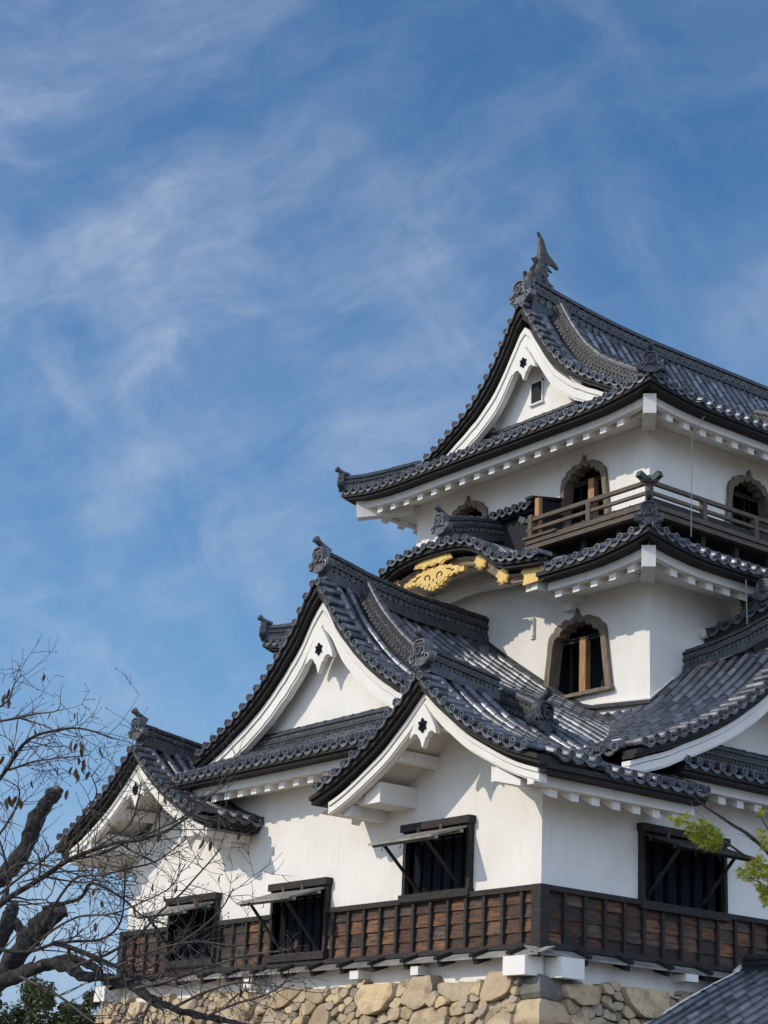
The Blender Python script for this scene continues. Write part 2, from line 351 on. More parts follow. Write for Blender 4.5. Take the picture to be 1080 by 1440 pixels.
def ridge(parent, name, pts, h=.42, hw=.11, cap=TR, pattern=True, end_caps=True, two_sided=True):
    """stacked ridge: flat courses, a row of round bosses, a wave-pattern course and a half-round cap"""
    pts = [Vector(p) for p in pts]; k = len(pts)
    fr = []
    for i in range(k):
        t = (pts[min(i + 1, k - 1)] - pts[max(i - 1, 0)]).normalized(); sd = t.cross(UP).normalized(); fr.append((sd, sd.cross(t)))
    s = h / .45
    def layer(mb, z0, z1, w):
        mb.loopstrip([[p + sd * w + n * z0, p + sd * w + n * z1, p - sd * w + n * z1, p - sd * w + n * z0] for p, (sd, n) in zip(pts, fr)])
    mb = MB()
    for z0, z1, w in ((-.12, .035, hw + .045), (.043, .075, hw + .03), (.075, .20, hw - .015), (.20, .228, hw + .035), (.236, .26, hw + .02), (.26, .37, hw - .01), (.37, .395, hw + .035), (.402, .425, hw + .02)):
        layer(mb, z0 * s, z1 * s, w)
    tile_tube(mb, [p + n * (.425 * s + .01) for p, (sd, n) in zip(pts, fr)], r=cap)
    if pattern:
        pb = MB(); L = [0]
        for i in range(1, k): L.append(L[-1] + (pts[i] - pts[i - 1]).length)
        def pos(d):
            i = 0
            while i < k - 2 and d > L[i + 1]: i += 1
            f = (d - L[i]) / max(1e-6, L[i + 1] - L[i]); t = (pts[i + 1] - pts[i]).normalized()
            return pts[i].lerp(pts[i + 1], f), t, fr[i][0], fr[i][1]
        d = .08
        while d < L[-1] - .05:
            p, t, sd, n = pos(d)
            for sg in (1, -1):
                c = p + sd * sg * (hw - .02) + n * .137 * s; o2 = sd * sg
                rg = [[c + o2 * off + (t * math.cos(2 * PI * j / 8) + n * math.sin(2 * PI * j / 8)) * rr * s for j in range(8)] for rr, off in ((.056, 0), (.056, .04), (.036, .04), (.03, .025))]
                pb.loopstrip(rg)
                c = p + sd * sg * (hw - .012) + n * .265 * s
                for rr in (.062, .034):
                    A = [[c + o2 * off + (t * math.cos(PI * j / 6) + n * math.sin(PI * j / 6) * 1.25) * (rr + e) * s for j in range(7)] for off, e in ((0, -.011), (.026, -.009), (.026, .009), (0, .011))]
                    pb.strip(A)
            d += .135 * s
        mb.join(pb)
    return mb.build(name, ['ridge_tile', 'wave'], parent)
def oni(parent, base, face, scale=1.0, neck=True, name='ridge_end_tile', mat='tile_face', wide=1.0, label=None):
    """ridge-end ornament: shouldered shield with curled feet, sunk panel, boss, and a raised round tile above"""
    f = Vector(face).normalized(); a = UP.cross(f).normalized(); base = Vector(base)
    def P(x, y, z): return base + a * x * scale * wide + UP * y * scale + f * z * scale
    half = [(0, .56), (.10, .555), (.17, .52), (.205, .45), (.20, .36), (.185, .27), (.20, .20), (.245, .17), (.285, .185), (.29, .225), (.265, .235), (.27, .27), (.315, .27), (.35, .22), (.34, .13), (.285, .07), (.205, .05), (.13, .02), (.06, .0)]
    outl = half + [(-x, y) for x, y in half[::-1] if x > 0]
    mb = MB()
    mb.prism([P(x, y, .07) for x, y in outl], [P(x, y, -.09) for x, y in outl])
    rim = [(.215, .19), (.165, .24), (.155, .30), (.17, .37), (.17, .43), (.14, .50), (.07, .53), (0, .535)]
    rim = rim + [(-x, y) for x, y in rim[::-1][1:]]
    mb.tube([P(x, y, .08) for x, y in rim], .030 * scale, 6)
    for sg in (1, -1):     # curled feet
        mb.tube([P(sg * (.225 + .07 * math.cos(q)), .15 + .07 * math.sin(q), .075) for q in [PI * .9 + i * .75 for i in range(8)]], .022 * scale, 5)
    disc(mb, P(0, .31, .08), f, r=.095 * scale, depth=.05 * scale, n=12)
    for sg in (1, -1):
        mb.tube([P(sg * .05, .2, .07), P(sg * .10, .21, .1), P(sg * .12, .27, .08)], .02 * scale, 5)
        mb.tube([P(sg * .02, .44, .07), P(sg * .07, .46, .1), P(sg * .11, .41, .08)], .02 * scale, 5)
    if neck:
        mb.tube([P(0, .52, -.22), P(0, .57, -.08), P(0, .63, .05), P(0, .70, .15)], [.06 * scale, .062 * scale, .065 * scale, .07 * scale], 10)
        disc(mb, P(0, .70, .15), (f + UP * .75).normalized(), r=.085 * scale, depth=.04 * scale)
    return mb.build(name, mat, parent, label=label)
def shape_extrude(mb, outl, P, z0, z1): mb.prism([P(x, y, z1) for x, y in outl], [P(x, y, z0) for x, y in outl])
def pendant(parent, P, s=1.0, mat='plaster'):
    """gable pendant: plate with scalloped foot and a six-petalled dark boss. P(x, y, z) with z outward"""
    half = [(0, .46), (.10, .34), (.20, .20), (.275, .08), (.305, -.02), (.27, -.012), (.235, .022), (.195, .036), (.155, .028), (.12, .004), (.095, -.045), (.07, -.05), (.045, -.10), (.02, -.165), (0, -.20)]
    outl = half + [(-x, y) for x, y in half[::-1][1:-1]]
    mb = MB(); shape_extrude(mb, [(x * s, y * s) for x, y in outl], P, 0, .10)
    o = mb.build('gable_pendant', mat, parent)
    hb = MB(); pts = []
    for k in range(24):
        an = k * PI / 12; r = (.088 + .024 * math.cos(an * 6)); pts.append((r * math.sin(an), .135 * s + r * math.cos(an) * 1.15))
    shape_extrude(hb, pts, P, .09, .135)
    hx = [(.036 * math.sin(k * PI / 3), .135 * s + .036 * math.cos(k * PI / 3)) for k in range(6)]
    shape_extrude(hb, hx, P, .13, .165)
    hb.build('flower_boss', 'lattice', parent)
    return o

def gable(root, name, label, Mp, prof, dL, dR, wmax, kd=None, rend=None, board=(.25, .34, .42, .36), bw=.25, ped=None, boardmat='plaster', wrow=.40, keepL=None, keepR=None,
          ridge_pts=None, ridge_h=.42, oni_s=1.0, pend=1.0, left_rows=True, eaves=(False, False), side_w=(None, None), verge_mat='tile', soffit_w=None, pitch=.29, boardL=None, boardR=None, start=.10, verge_step=.285, oni_w=.10, end_d=None, bth=.15, hexoff=1.0, profw=None):
    """A tiled gable. Local s to the right, w inward from the verge, z up; Mp maps to the world. prof(d) is the tube-axis height at distance d from the ridge."""
    g = empty(name, Mp(0, .2, prof(0)) + Vector((0, 0, ZO)), root, label=label)
    inward = (Mp(0, 1, 0) - Mp(0, 0, 0)); outw = -inward; right = (Mp(1, 0, 0) - Mp(0, 0, 0))
    # verge: short tiles lying crosswise along both slopes
    vt, ve = MB(), MB()
    for sg, dmax in ((-1, dL), (1, dR)):
        d = start; prev = None; ds = []
        while d < dmax:
            ds.append(d)
            slope = (prof(d + .05) - prof(d - .05)) / .1; d += verge_step / math.sqrt(1 + slope * slope)
        for d in ds:
            z = prof(d); p0 = Mp(sg * d, 0, z); p1 = Mp(sg * d, wrow - .02, z)
            slope = (prof(d + .05) - prof(d - .05)) / .1
            nn = (right * sg * (-slope) + UP).normalized(); tt = (right * sg + UP * slope).normalized()
            for q in range(2):
                a = p0.lerp(p1, q / 2); b = p0.lerp(p1, (q + 1) / 2); r0, r1 = TR * (1.03 - .03 * q), TR * (.97 - .03 * q)
                rings = [[p + (nn * math.cos(-PI * .62 + PI * 1.24 * j / 7) + tt * math.sin(-PI * .62 + PI * 1.24 * j / 7)) * r for j in range(8)] for p, r in ((a, r0), (b, r1))]
                vt.strip(rings)
            disc(ve, p0, outw)
        for d0, d1 in zip(ds, ds[1:]):
            a, b = Mp(sg * d0, 0, prof(d0)), Mp(sg * d1, 0, prof(d1))
            pan(vt, [a, a + inward * (wrow * .5), a + inward * wrow], [b, b + inward * (wrow * .5), b + inward * wrow], drop=.05)
            pan_end(ve, a, b, outw, hang=.05)
    vt.join(ve).build('verge_tiles', [verge_mat, 'tile_face'], g)
    # slopes: rows run down the profile
    sl, se = MB(), MB()
    for sg, dmax, keep, ev, sw in ((-1, dL, keepL, eaves[0], side_w[0]), (1, dR, keepR, eaves[1], side_w[1])):
        ww = sw if sw is not None else wmax
        n = max(1, int((ww - wrow) / pitch)); lines = []
        for k in range(n + 1):
            w = wrow + .02 + k * pitch
            dm = dmax if end_d is None else (end_d[0] if sg < 0 else end_d[1]); m = max(2, int(dm / .25))
            pw_ = (lambda q, w=w: profw(q, w)) if profw else prof
            lines.append([Mp(sg * (.03 + (dm - .03) * i / m), w, pw_(.03 + (dm - .03) * i / m)) for i in range(m + 1)])
        rows_patch(sl, se, lines, keep=keep, eave=ev, out=right * sg)
    sl.join(se).build('roof_slope', ['tile', 'tile_face'], g)
    # dark boarding below the verge
    def kf(d):
        lo_, hi_ = max(.02, d - .7), d + .7; sl_ = (prof(hi_) - prof(lo_)) / (hi_ - lo_)
        return math.sqrt(1 + sl_ * sl_)
    vb = MB(); sw_ = soffit_w if soffit_w else bw + .14
    for sg, dmax in ((-1, dL), (1, dR)):
        m = max(6, int(dmax / .2)); rings = []
        for i in range(m + 1):
            d = dmax * i / m; z = prof(d); s_ = sg * d; k = kf(d)
            rings.append([Mp(s_, .03, z - .09 * k), Mp(s_, .03, z - .16 * k), Mp(s_, .09, z - .16 * k), Mp(s_, .09, z - .225 * k), Mp(s_, sw_, z - .225 * k), Mp(s_, sw_, z - .09 * k)])
        vb.loopstrip(rings)
    vb.build('verge_boarding', 'black', g)
    # bargeboards
    if board:
        tops0, tops1, h0, h1 = board; bb = MB()
        for sg, dmax in ((-1, boardL or dL), (1, boardR or dR)):
            m = max(8, int(dmax / .16))
            def bar(z0f, z1f, w0, w1):
                rings = []
                for i in range(m + 1):
                    f = i / m; d = dmax * f; k = kf(d); z = prof(d) - (tops0 + (tops1 - tops0) * f) * k; hh = (h0 + (h1 - h0) * f) * k; s_ = sg * d
                    rings.append([Mp(s_, w0, z - hh * z0f), Mp(s_, w0, z - hh * z1f), Mp(s_, w1, z - hh * z1f), Mp(s_, w1, z - hh * z0f)])
                bb.loopstrip(rings)
            bar(0, .30, bw - .05, bw + bth); bar(.32, .345, bw - .02, bw + bth); bar(.365, .88, bw - .02, bw + bth); bar(.895, 1.0, bw + .004, bw + bth)
        bb.build('bargeboard', boardmat, g)
    if pend:
        pendant(g, lambda x, y, z: Mp(x, bw + .03 - z, prof(0) - hexoff - .135 * pend + y), pend)
    if ped:                      # (w, zbase, offset below the tiles, dL, dR)
        pb = MB(); w, zb, off, pl, pr = ped; pts = []
        ds = [-pl + (pl + pr) * i / 40 for i in range(41)]
        top = [(d, max(zb, prof(abs(d)) - off)) for d in ds]
        outl = [Mp(d, w, z) for d, z in top] + [Mp(pr, w, zb - .02), Mp(-pl, w, zb - .02)]
        pb.prism(outl, [p + inward * .2 for p in outl]); pb.build('pediment_wall', 'plaster', g)
    if kd:                       # (w, d0, d1, height) descending ridges
        w, d0, d1, h = kd
        for sg, lim in ((-1, min(d1, dL)), (1, d1)):
            m = 18; pw_ = (lambda q: profw(q, w)) if profw else prof; pts = [Mp(sg * (d0 + (lim - d0) * i / m), w, pw_(d0 + (lim - d0) * i / m)) for i in range(m + 1)]
            ridge(g, 'descending_ridge', pts, h=h, hw=.10)
            oni(g, pts[-1] + right * sg * .06 - UP * .02, right * sg, .95, mat='ridge_tile')
    if ridge_pts:
        pts = [Mp(0, w, z) for w, z in ridge_pts]
        ridge(g, 'ridge', pts, h=ridge_h, hw=.12)
        if oni_s: oni(g, Mp(0, oni_w, ridge_pts[0][1] + .02), outw, oni_s)
    return g

# =================================================================== THE TOWER
tower = empty('castle_tower', (-6.4, 6, 4.4), label='white plastered castle keep with three tiers of curved grey tiled roofs', cat='castle tower')
WX = 12.85; CXM = -6.43

def wall_poly(mb, P, outer, holes=(), depth=.22):
    polys = [[Vector((x, y, 0)) for x, y in outer]] + [[Vector((x, y, 0)) for x, y in h] for h in holes]
    tri = tessellate_polygon(polys); flat = [p for q in polys for p in q]
    mb.add([P(p.x, p.y, 0) for p in flat], tri)
    for h in holes:
        n = len(h); a = [P(x, y, 0) for x, y in h]; b = [P(x, y, -depth) for x, y in h]
        mb.add(a + b, [(i, (i + 1) % n, n + (i + 1) % n, n + i) for i in range(n)])
def Pfront(y0): return lambda x, z, o: Vector((x, y0 - o, z))      # o outward
def Pright(x0): return lambda y, z, o: Vector((x0 + o, y, z))
def rect(x0, x1, z0, z1): return [(x0, z0), (x1, z0), (x1, z1), (x0, z1)]

# ---- first storey walls with window openings
win_front = [(-3.40, -1.75, .12, 1.20), (-7.38, -5.73, -.72, .47), (-11.04, -9.40, -.66, .47)]
win_right = [(2.30, 4.29, .04, 1.20)]
mb = MB()
wall_poly(mb, Pfront(0), [(-WX, -.95), (0, -.95), (0, 1.62), (-1.7, 3.15), (-WX + 1.7, 3.15), (-WX, 1.62)], [rect(*w) for w in win_front])
wall_poly(mb, Pright(0), [(0, -.95), (18, -.95), (18, 2.9), (3, 2.9), (2.4, 1.62), (0, 1.62)], [rect(*w) for w in win_right])
mb.add([(-WX, 0, -.95), (-WX, 18, -.95), (-WX, 18, 1.62), (-WX, 0, 1.62), (0, 18, -.95), (0, 18, 1.62)], [(0, 1, 2, 3), (1, 4, 5, 2)])
mb.build('storey_wall', 'plaster', tower)

# ---- arched (bell) windows
def bell(hw, h, cx, z0, inner=False):
    if inner == 'mid':
        a_, b_ = bell(hw, h, cx, z0), bell(hw, h, cx, z0, True)
        return [((p[0] + q[0]) / 2, (p[1] + q[1]) / 2) for p, q in zip(a_, b_)]
    o = [(1, 0), (.945, .2), (.89, .42), (.855, .58), (.84, .69), (.80, .765), (.715, .81), (.675, .805), (.635, .855), (.54, .89), (.445, .885), (.41, .918), (.31, .935), (.20, .92), (.105, .935), (.04, .978), (0, 1.045)]
    i = [(.79, .02), (.745, .2), (.70, .42), (.67, .56), (.65, .64), (.60, .705), (.51, .735), (.475, .72), (.445, .775), (.365, .805), (.29, .79), (.265, .83), (.20, .85), (.13, .835), (.08, .845), (.03, .868), (0, .90)]
    q = i if inner else o
    q = [(x * 1.06, y * 1.02) for x, y in q] if inner else q
    pts = [(cx + x * hw, z0 + y * h) for x, y in q] + [(cx - x * hw, z0 + y * h) for x, y in q[::-1][1:]]
    return pts
def arched_window(P, cx, z0, hw, h, label, post=.05, panel=None):
    g = empty('arched_window', P(cx, z0, 0) + Vector((0, 0, ZO)), tower, label=label)
    o = bell(hw, h, cx, z0); i = bell(hw, h, cx, z0, True)
    mb = MB(); n = len(o)
    for za, zb in ((-.05, .085),):
        vs = [P(x, z, zb) for x, z in o] + [P(x, z, zb) for x, z in i] + [P(x, z, za) for x, z in o] + [P(x, z, -.2) for x, z in i]
        fs = []
        for k in range(n - 1):
            fs += [(k, k + 1, n + k + 1, n + k), (2 * n + k, 2 * n + k + 1, k + 1, k), (n + k, n + k + 1, 3 * n + k + 1, 3 * n + k)]
        fs += [(0, n, 3 * n, 2 * n), (n - 1, 2 * n - 1, 4 * n - 1, 3 * n - 1)]
        mb.add(vs, fs)
    mb.build('window_frame', 'frame', g, angle=50)
    sb = MB(); a = P(cx - hw * 1.03, z0 - .07, -.05); b = P(cx + hw * 1.03, z0 + .0, .13)
    sb.box(a, b); sb.build('window_sill', 'frame', g)
    tr = MB(); tr.box(P(cx - hw * .60, z0 + h * .665, -.17), P(cx + hw * .60, z0 + h * .69, -.12)); tr.box(P(cx - hw * .60, z0 + h * .71, -.17), P(cx + hw * .60, z0 + h * .725, -.13))
    tr.build('transom', 'charred', g)
    if post is not None: pb = MB(); pb.box(P(cx + post - .085, z0, -.19), P(cx + post + .085, z0 + h * .70, -.05)); pb.build('centre_post', 'newwood', g)
    sh = MB()
    for sx in (-.62, -.36, .38, .60):
        sh.box(P(cx + sx * hw - .02, z0, -.42), P(cx + sx * hw + .02, z0 + h * .8, -.36))
    sh.box(P(cx - hw * .18, z0, -.46), P(cx - hw * .10, z0 + h * .7, -.34))
    sh.build('shutter_frame', 'charred', g)
    bx = MB(); bx.box(P(cx - hw * .95, z0 - .02, -.9), P(cx + hw * .95, z0 + h * .93, -.86))
    bx.box(P(cx - hw * .97, z0 - .02, -.9), P(cx - hw * .95, z0 + h * .93, -.21)); bx.box(P(cx + hw * .95, z0 - .02, -.9), P(cx + hw * .97, z0 + h * .93, -.21))
    bx.box(P(cx - hw * .97, z0 + h * .93, -.9), P(cx + hw * .97, z0 + h * .95, -.27)); bx.box(P(cx - hw * .97, z0 - .04, -.9), P(cx + hw * .97, z0 - .02, -.21)); bx.build('room_void', 'inside', g)
    return i
# ---- second storey
pK = interp([(0, 7.84), (.4, 7.835), (.75, 7.81), (1.05, 7.77), (1.3, 7.70), (1.55, 7.57), (1.78, 7.41), (2.0, 7.25), (2.25, 7.12), (2.6, 7.06), (3.0, 7.01), (3.4, 6.97)])
X2, Y2 = -1.65, 4.25
hole2 = bell(.97, 1.66, -3.58, 4.52, 'mid')
mb = MB()
wall_poly(mb, Pfront(Y2), [(-11.2, 2.8), (X2, 2.8), (X2, 7.05), (CXM + 3.1, 6.75)] + [(CXM + 3.0 - 6.0 * i / 30, pK(abs(3.0 - 6.0 * i / 30)) - .385) for i in range(31)] + [(CXM - 3.1, 6.75), (-11.2, 7.05)], [hole2], .25)
wall_poly(mb, Pright(X2), rect(Y2, 16, 2.8, 7.05))
mb.add([(-11.2, Y2, 2.8), (-11.2, 16, 2.8), (-11.2, 16, 7.05), (-11.2, Y2, 7.05), (X2, 16, 2.8), (X2, 16, 7.05)], [(0, 1, 2, 3), (1, 4, 5, 2)])
mb.build('storey_wall', 'plaster', tower)
arched_window(Pfront(Y2), -3.58, 4.52, .97, 1.66, 'bell shaped window with pale timber frame below the golden arched gable')
# ---- third storey
X3, Y3 = -2.68, 5.33
h3a = bell(.80, 1.55, -4.55, 8.45, 'mid'); h3b = bell(.80, 1.55, -8.31, 8.45, 'mid'); h3c = bell(.80, 1.55, 8.33, 8.40, 'mid')
mb = MB()
wall_poly(mb, Pfront(Y3), rect(-10.17, X3, 7.2, 11.0), [h3a, h3b], .25)
wall_poly(mb, Pright(X3), rect(Y3, 14.5, 7.2, 11.0), [h3c], .25)
mb.add([(-10.17, Y3, 7.2), (-10.17, 14.5, 7.2), (-10.17, 14.5, 11.0), (-10.17, Y3, 11.0), (X3, 14.5, 7.2), (X3, 14.5, 11.0)], [(0, 1, 2, 3), (1, 4, 5, 2)])
mb.add([(-11.2, 15.0, 10.5), (X3 + 1, 15.0, 10.5), (CXM, 15.0, 14.0)], [(0, 1, 2)])
mb.build('storey_wall', 'plaster', tower)
arched_window(Pfront(Y3), -4.55, 8.45, .80, 1.55, 'bell shaped window behind the railing on the sunlit face', post=.12)
arched_window(Pfront(Y3), -8.31, 8.45, .80, 1.55, 'bell shaped window half hidden behind the arched gable ridge')
arched_window(Pright(X3), 8.33, 8.40, .80, 1.55, 'bell shaped window on the shaded face behind the railing', post=None)

# ---- profiles of the roofs (height of the tile axis against distance from the ridge)
pA = interp([(0, 6.52), (.27, 6.24), (.42, 6.04), (.55, 5.83), (.72, 5.61), (.945, 5.40), (1.12, 5.2), (1.32, 5.02), (1.52, 4.83), (1.74, 4.66), (1.96, 4.49), (2.2, 4.34), (2.44, 4.19), (2.7, 4.06), (2.93, 3.94), (3.18, 3.81), (3.46, 3.69), (3.72, 3.58), (4.01, 3.46), (4.65, 3.22), (5.1, 3.03), (5.6, 2.77), (6.04, 2.5), (6.53, 2.24), (7.05, 2.01), (7.7, 1.80)])
pAb = interp([(0, 6.08), (.65, 5.64), (1.15, 5.31), (1.83, 4.88), (2.4, 4.52), (3.37, 4.02), (4.65, 3.40), (5.6, 2.86), (6.53, 2.30), (7.05, 2.04), (7.7, 1.80)])
def pAw(d, w):
    f = min(1, max(0, (w - .45) / 2.2)); f = f * f * (3 - 2 * f); return pA(d) * (1 - f) + pAb(d) * f
pB = interp([(0, 3.62), (.2, 3.46), (.46, 3.23), (.69, 3.06), (.91, 2.89), (1.14, 2.73), (1.39, 2.59), (1.65, 2.45), (1.88, 2.33), (2.13, 2.21), (2.4, 2.10), (2.65, 2.02), (2.95, 1.93), (3.05, 1.90)])
pD = interp([(0, 4.92), (.2, 4.76), (.5, 4.48), (.9, 4.13), (1.23, 3.86), (1.45, 3.71), (1.66, 3.56), (1.9, 3.41), (2.15, 3.27), (2.4, 3.14), (2.65, 3.02), (2.9, 2.91), (3.15, 2.80), (3.4, 2.68), (3.67, 2.58), (3.94, 2.49), (4.3, 2.36), (4.95, 2.18)])
pT = interp([(0, 14.22), (.24, 13.98), (.36, 13.74), (.52, 13.51), (.66, 13.27), (.82, 13.05), (.98, 12.83), (1.16, 12.62), (1.35, 12.44), (1.56, 12.23), (1.79, 12.08), (2.0, 11.93), (2.25, 11.79), (2.5, 11.64), (2.75, 11.50), (3.0, 11.38), (3.28, 11.26), (3.6, 11.13), (4.1, 10.90), (4.6, 10.66), (5.05, 10.46)])
def front_map(xc, yv): return lambda s, w, z: Vector((xc + s, yv + w, z))
def right_map(xv, yc): return lambda s, w, z: Vector((xv - w, yc + s, z))

# ---- large central gable A (first roof)
VA = -.20; YB = -1.30; XD = 1.25; YD = 5.29
def zD_at(p): return pD(abs(p.y - YD))
def keepA_right(p):
    if p.y > 2.66 and p.x > -.35: return False
    return p.y < Y2 + .1
def keepA_left(p): return p.y < Y2 + .1
gA = gable(tower, 'gable_roof', 'largest gable over the sunlit face, peak above the other two lower gables', front_map(CXM, VA), pA, 4.05, 4.05, 4.5, profw=pAw, kd=(.94, .22, 5.55, .40),
      board=(.28, .26, .32, .34), bw=.25, ped=(.62, 3.55, .40, 3.3, 3.3), keepR=keepA_right, keepL=keepA_left, ridge_pts=[(.16, 6.62), (.5, 6.55), (1.2, 6.40), (2.4, 6.24), (4.42, 6.13)], ridge_h=.47, oni_s=.95, pend=1.45, hexoff=1.42,
      eaves=(True, True), end_d=(7.70, 7.70))
# ---- the two corner gables B and C
def keepB(p): return True
for xc, lab, sides in ((-1.78, 'front corner gable nearest the corner of the keep, with big white beam end', (1.3, 1.42)), (-11.07, 'far corner gable of the first roof partly behind bare branches', (1.42, 1.3))):
    g = gable(tower, 'gable_roof', lab, front_map(xc, YB), pB, 3.0, 3.0, 1.5, board=(.25, .31, .22, .20), bw=.24, ped=None, ridge_pts=[(.16, 3.72), (.6, 3.66), (1.3, 3.56), (1.75, 3.50)], ridge_h=.34, oni_s=.86, pend=1.15, hexoff=.90,
              eaves=(True, True), side_w=sides, boardL=2.62, boardR=2.85 if xc > -5 else 2.62, end_d=(3.05, 3.05), soffit_w=.5)
    # plastered underside, purlins and beam ends
    sb = MB()
    for sg in (-1, 1):
        rows = []
        for i in range(15):
            d = 3.0 * i / 14; rows.append([Vector((xc + sg * d, YB + .30, pB(d) - .36)), Vector((xc + sg * d, -.0, pB(d) - .36))])
        sb.strip(rows)
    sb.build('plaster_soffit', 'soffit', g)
    def be_(fn):
        m_ = MB(); fn(m_); m_.build('beam_end', 'plaster', g)
    be_(lambda m_: m_.box((xc - .12, YB + .40, 2.72), (xc + .12, .0, 2.98)))
    for dx in (-.95, .95): be_(lambda m_: m_.beam((xc + dx, YB + .40, pB(.95) - .50), (xc + dx, 0, pB(.95) - .50), .16, .2))
    for sg in (-1, 1):
        be_(lambda m_: m_.box((xc + sg * 1.68 - .22, YB + .45, 1.62), (xc + sg * 1.68 + .22, .0, 1.98)))
        be_(lambda m_: m_.beam((xc + sg * 2.35, YB + .42, 1.56), (xc + sg * 2.35, 0, 1.56), .2, .2))
        be_(lambda m_: m_.box((xc + sg * 2.02 - .1, YB + .5, 1.63), (xc + sg * 2.02 + .1, .0, 1.78)))

# ---- gable D on the right face
def keepD_left(p):
    if p.y > Y2 - .02 and p.x < X2 + .02: return p.y < Y2 + .02
    d = abs(p.x - CXM)
    return zD_at(p) > pAw(d, p.y - VA) - .10
gD = gable(tower, 'gable_roof', 'shaded gable rising out of the right edge of the photo', right_map(XD, YD), pD, 4.35, 4.35, 2.95, board=(.25, .26, .26, .25), bw=.22, ped=(1.15, 2.7, .45, 3.6, 3.6), left_rows=True, side_w=(1.35, 2.95),
      ridge_pts=[(.16, 5.42), (.6, 5.24), (1.3, 5.06), (2.1, 4.93), (2.88, 4.86)], ridge_h=.36, oni_s=.85, pend=.9, eaves=(True, False), keepL=None, end_d=(4.42, 4.35))
# valley part of D behind: rows farther in, over the first roof, down to the big gable's slope
tl, te = MB(), MB(); lines = []
for k in range(14):
    w = .42 + (3 + k) * .29; x = XD - w
    lines.append([Vector((x, YD - (.03 + 4.92 * i / 40), pD(.03 + 4.92 * i / 40))) for i in range(41)])
rows_patch(tl, te, lines, keep=keepD_left, eave=False)
tl.build('roof_slope', 'tile', gD)
# valley gutter tiles and the flashing strip at the wall foot
fb = MB()
pts = []
for i in range(14):
    y = .35 + (Y2 - .35) * i / 13; z = pD(YD - y); d = 1.0
    lo, hi = 0.5, 7.6
    for _ in range(30):
        mid = (lo + hi) / 2
        if pAw(mid, y - VA) > z: lo = mid
        else: hi = mid
    pts.append(Vector((CXM + lo, y, z + .0)))
fb.loopstrip([[p + Vector((.16, .1, .02)), p + Vector((-.16, -.1, .02)), p + Vector((-.14, -.09, -.06)), p + Vector((.14, .09, -.06))] for p in pts]); fb.build('valley_gutter', 'ridge_tile', gD)
fl = MB()
wl_pts = [Vector((CXM + d, Y2 - .03, pAb(d) + .05)) for d in [i * .3 for i in range(11)]] + [Vector((-3.09, Y2 - .07, 4.16)), Vector((X2 + .07, Y2 - .07, pD(YD - Y2 + .05) + .07)), Vector((X2 + .07, 4.8, pD(.49) + .07))]
fl.tube(wl_pts, .045, 6); fl.build('wall_flashing', 'ridge_tile', gD)
lf = MB(); lf.tube([p + UP * .075 + Vector((0, .02, 0)) for p in wl_pts[-3:]], .035, 6); lf.build('flashing_plaster', 'plaster', gD)

# ---- plain eave roofs: generic side
def eave_roof(root, name, label, sides, under=True):
    return empty(name, Vector(sides) + Vector((0, 0, ZO)), root, label=label)
def side_rows(tl, te, P, positions, tmax, prof, lift):
    """P(a, t, z): a along the eave, t inward. prof(t) tile-axis height, lift(a, t) corner upturn"""
    lines = []
    for a in positions:
        tm = tmax(a); m = max(2, int(tm / .25)); lines.append([P(a, tm * (1 - i / m), prof(tm * (1 - i / m)) + lift(a, tm * (1 - i / m))) for i in range(m + 1)])
    # common inward sampling so that valley tiles align
    out = (P(0, -1, 0) - P(0, 0, 0)).normalized()
    for L in lines:
        if len(L) >= 2 and (L[0] - L[-1]).length > .12: tile_tube(tl, L)
        disc(te, L[-1] + out * .01, out)
    for i in range(len(lines) - 1):
        a, b = positions[i], positions[i + 1]
        if abs(tmax(a) - tmax(b)) > .9: continue
        tm = max(tmax(a), tmax(b)); m = max(2, int(tm / .25))
        ta = [P(a, min(tm * (1 - j / m), tmax(a)), prof(min(tm * (1 - j / m), tmax(a))) + lift(a, min(tm * (1 - j / m), tmax(a)))) for j in range(m + 1)]
        tb = [P(b, min(tm * (1 - j / m), tmax(b)), prof(min(tm * (1 - j / m), tmax(b))) + lift(b, min(tm * (1 - j / m), tmax(b)))) for j in range(m + 1)]
        pan(tl, ta, tb); pan_end(te, lines[i][-1], lines[i + 1][-1], out)
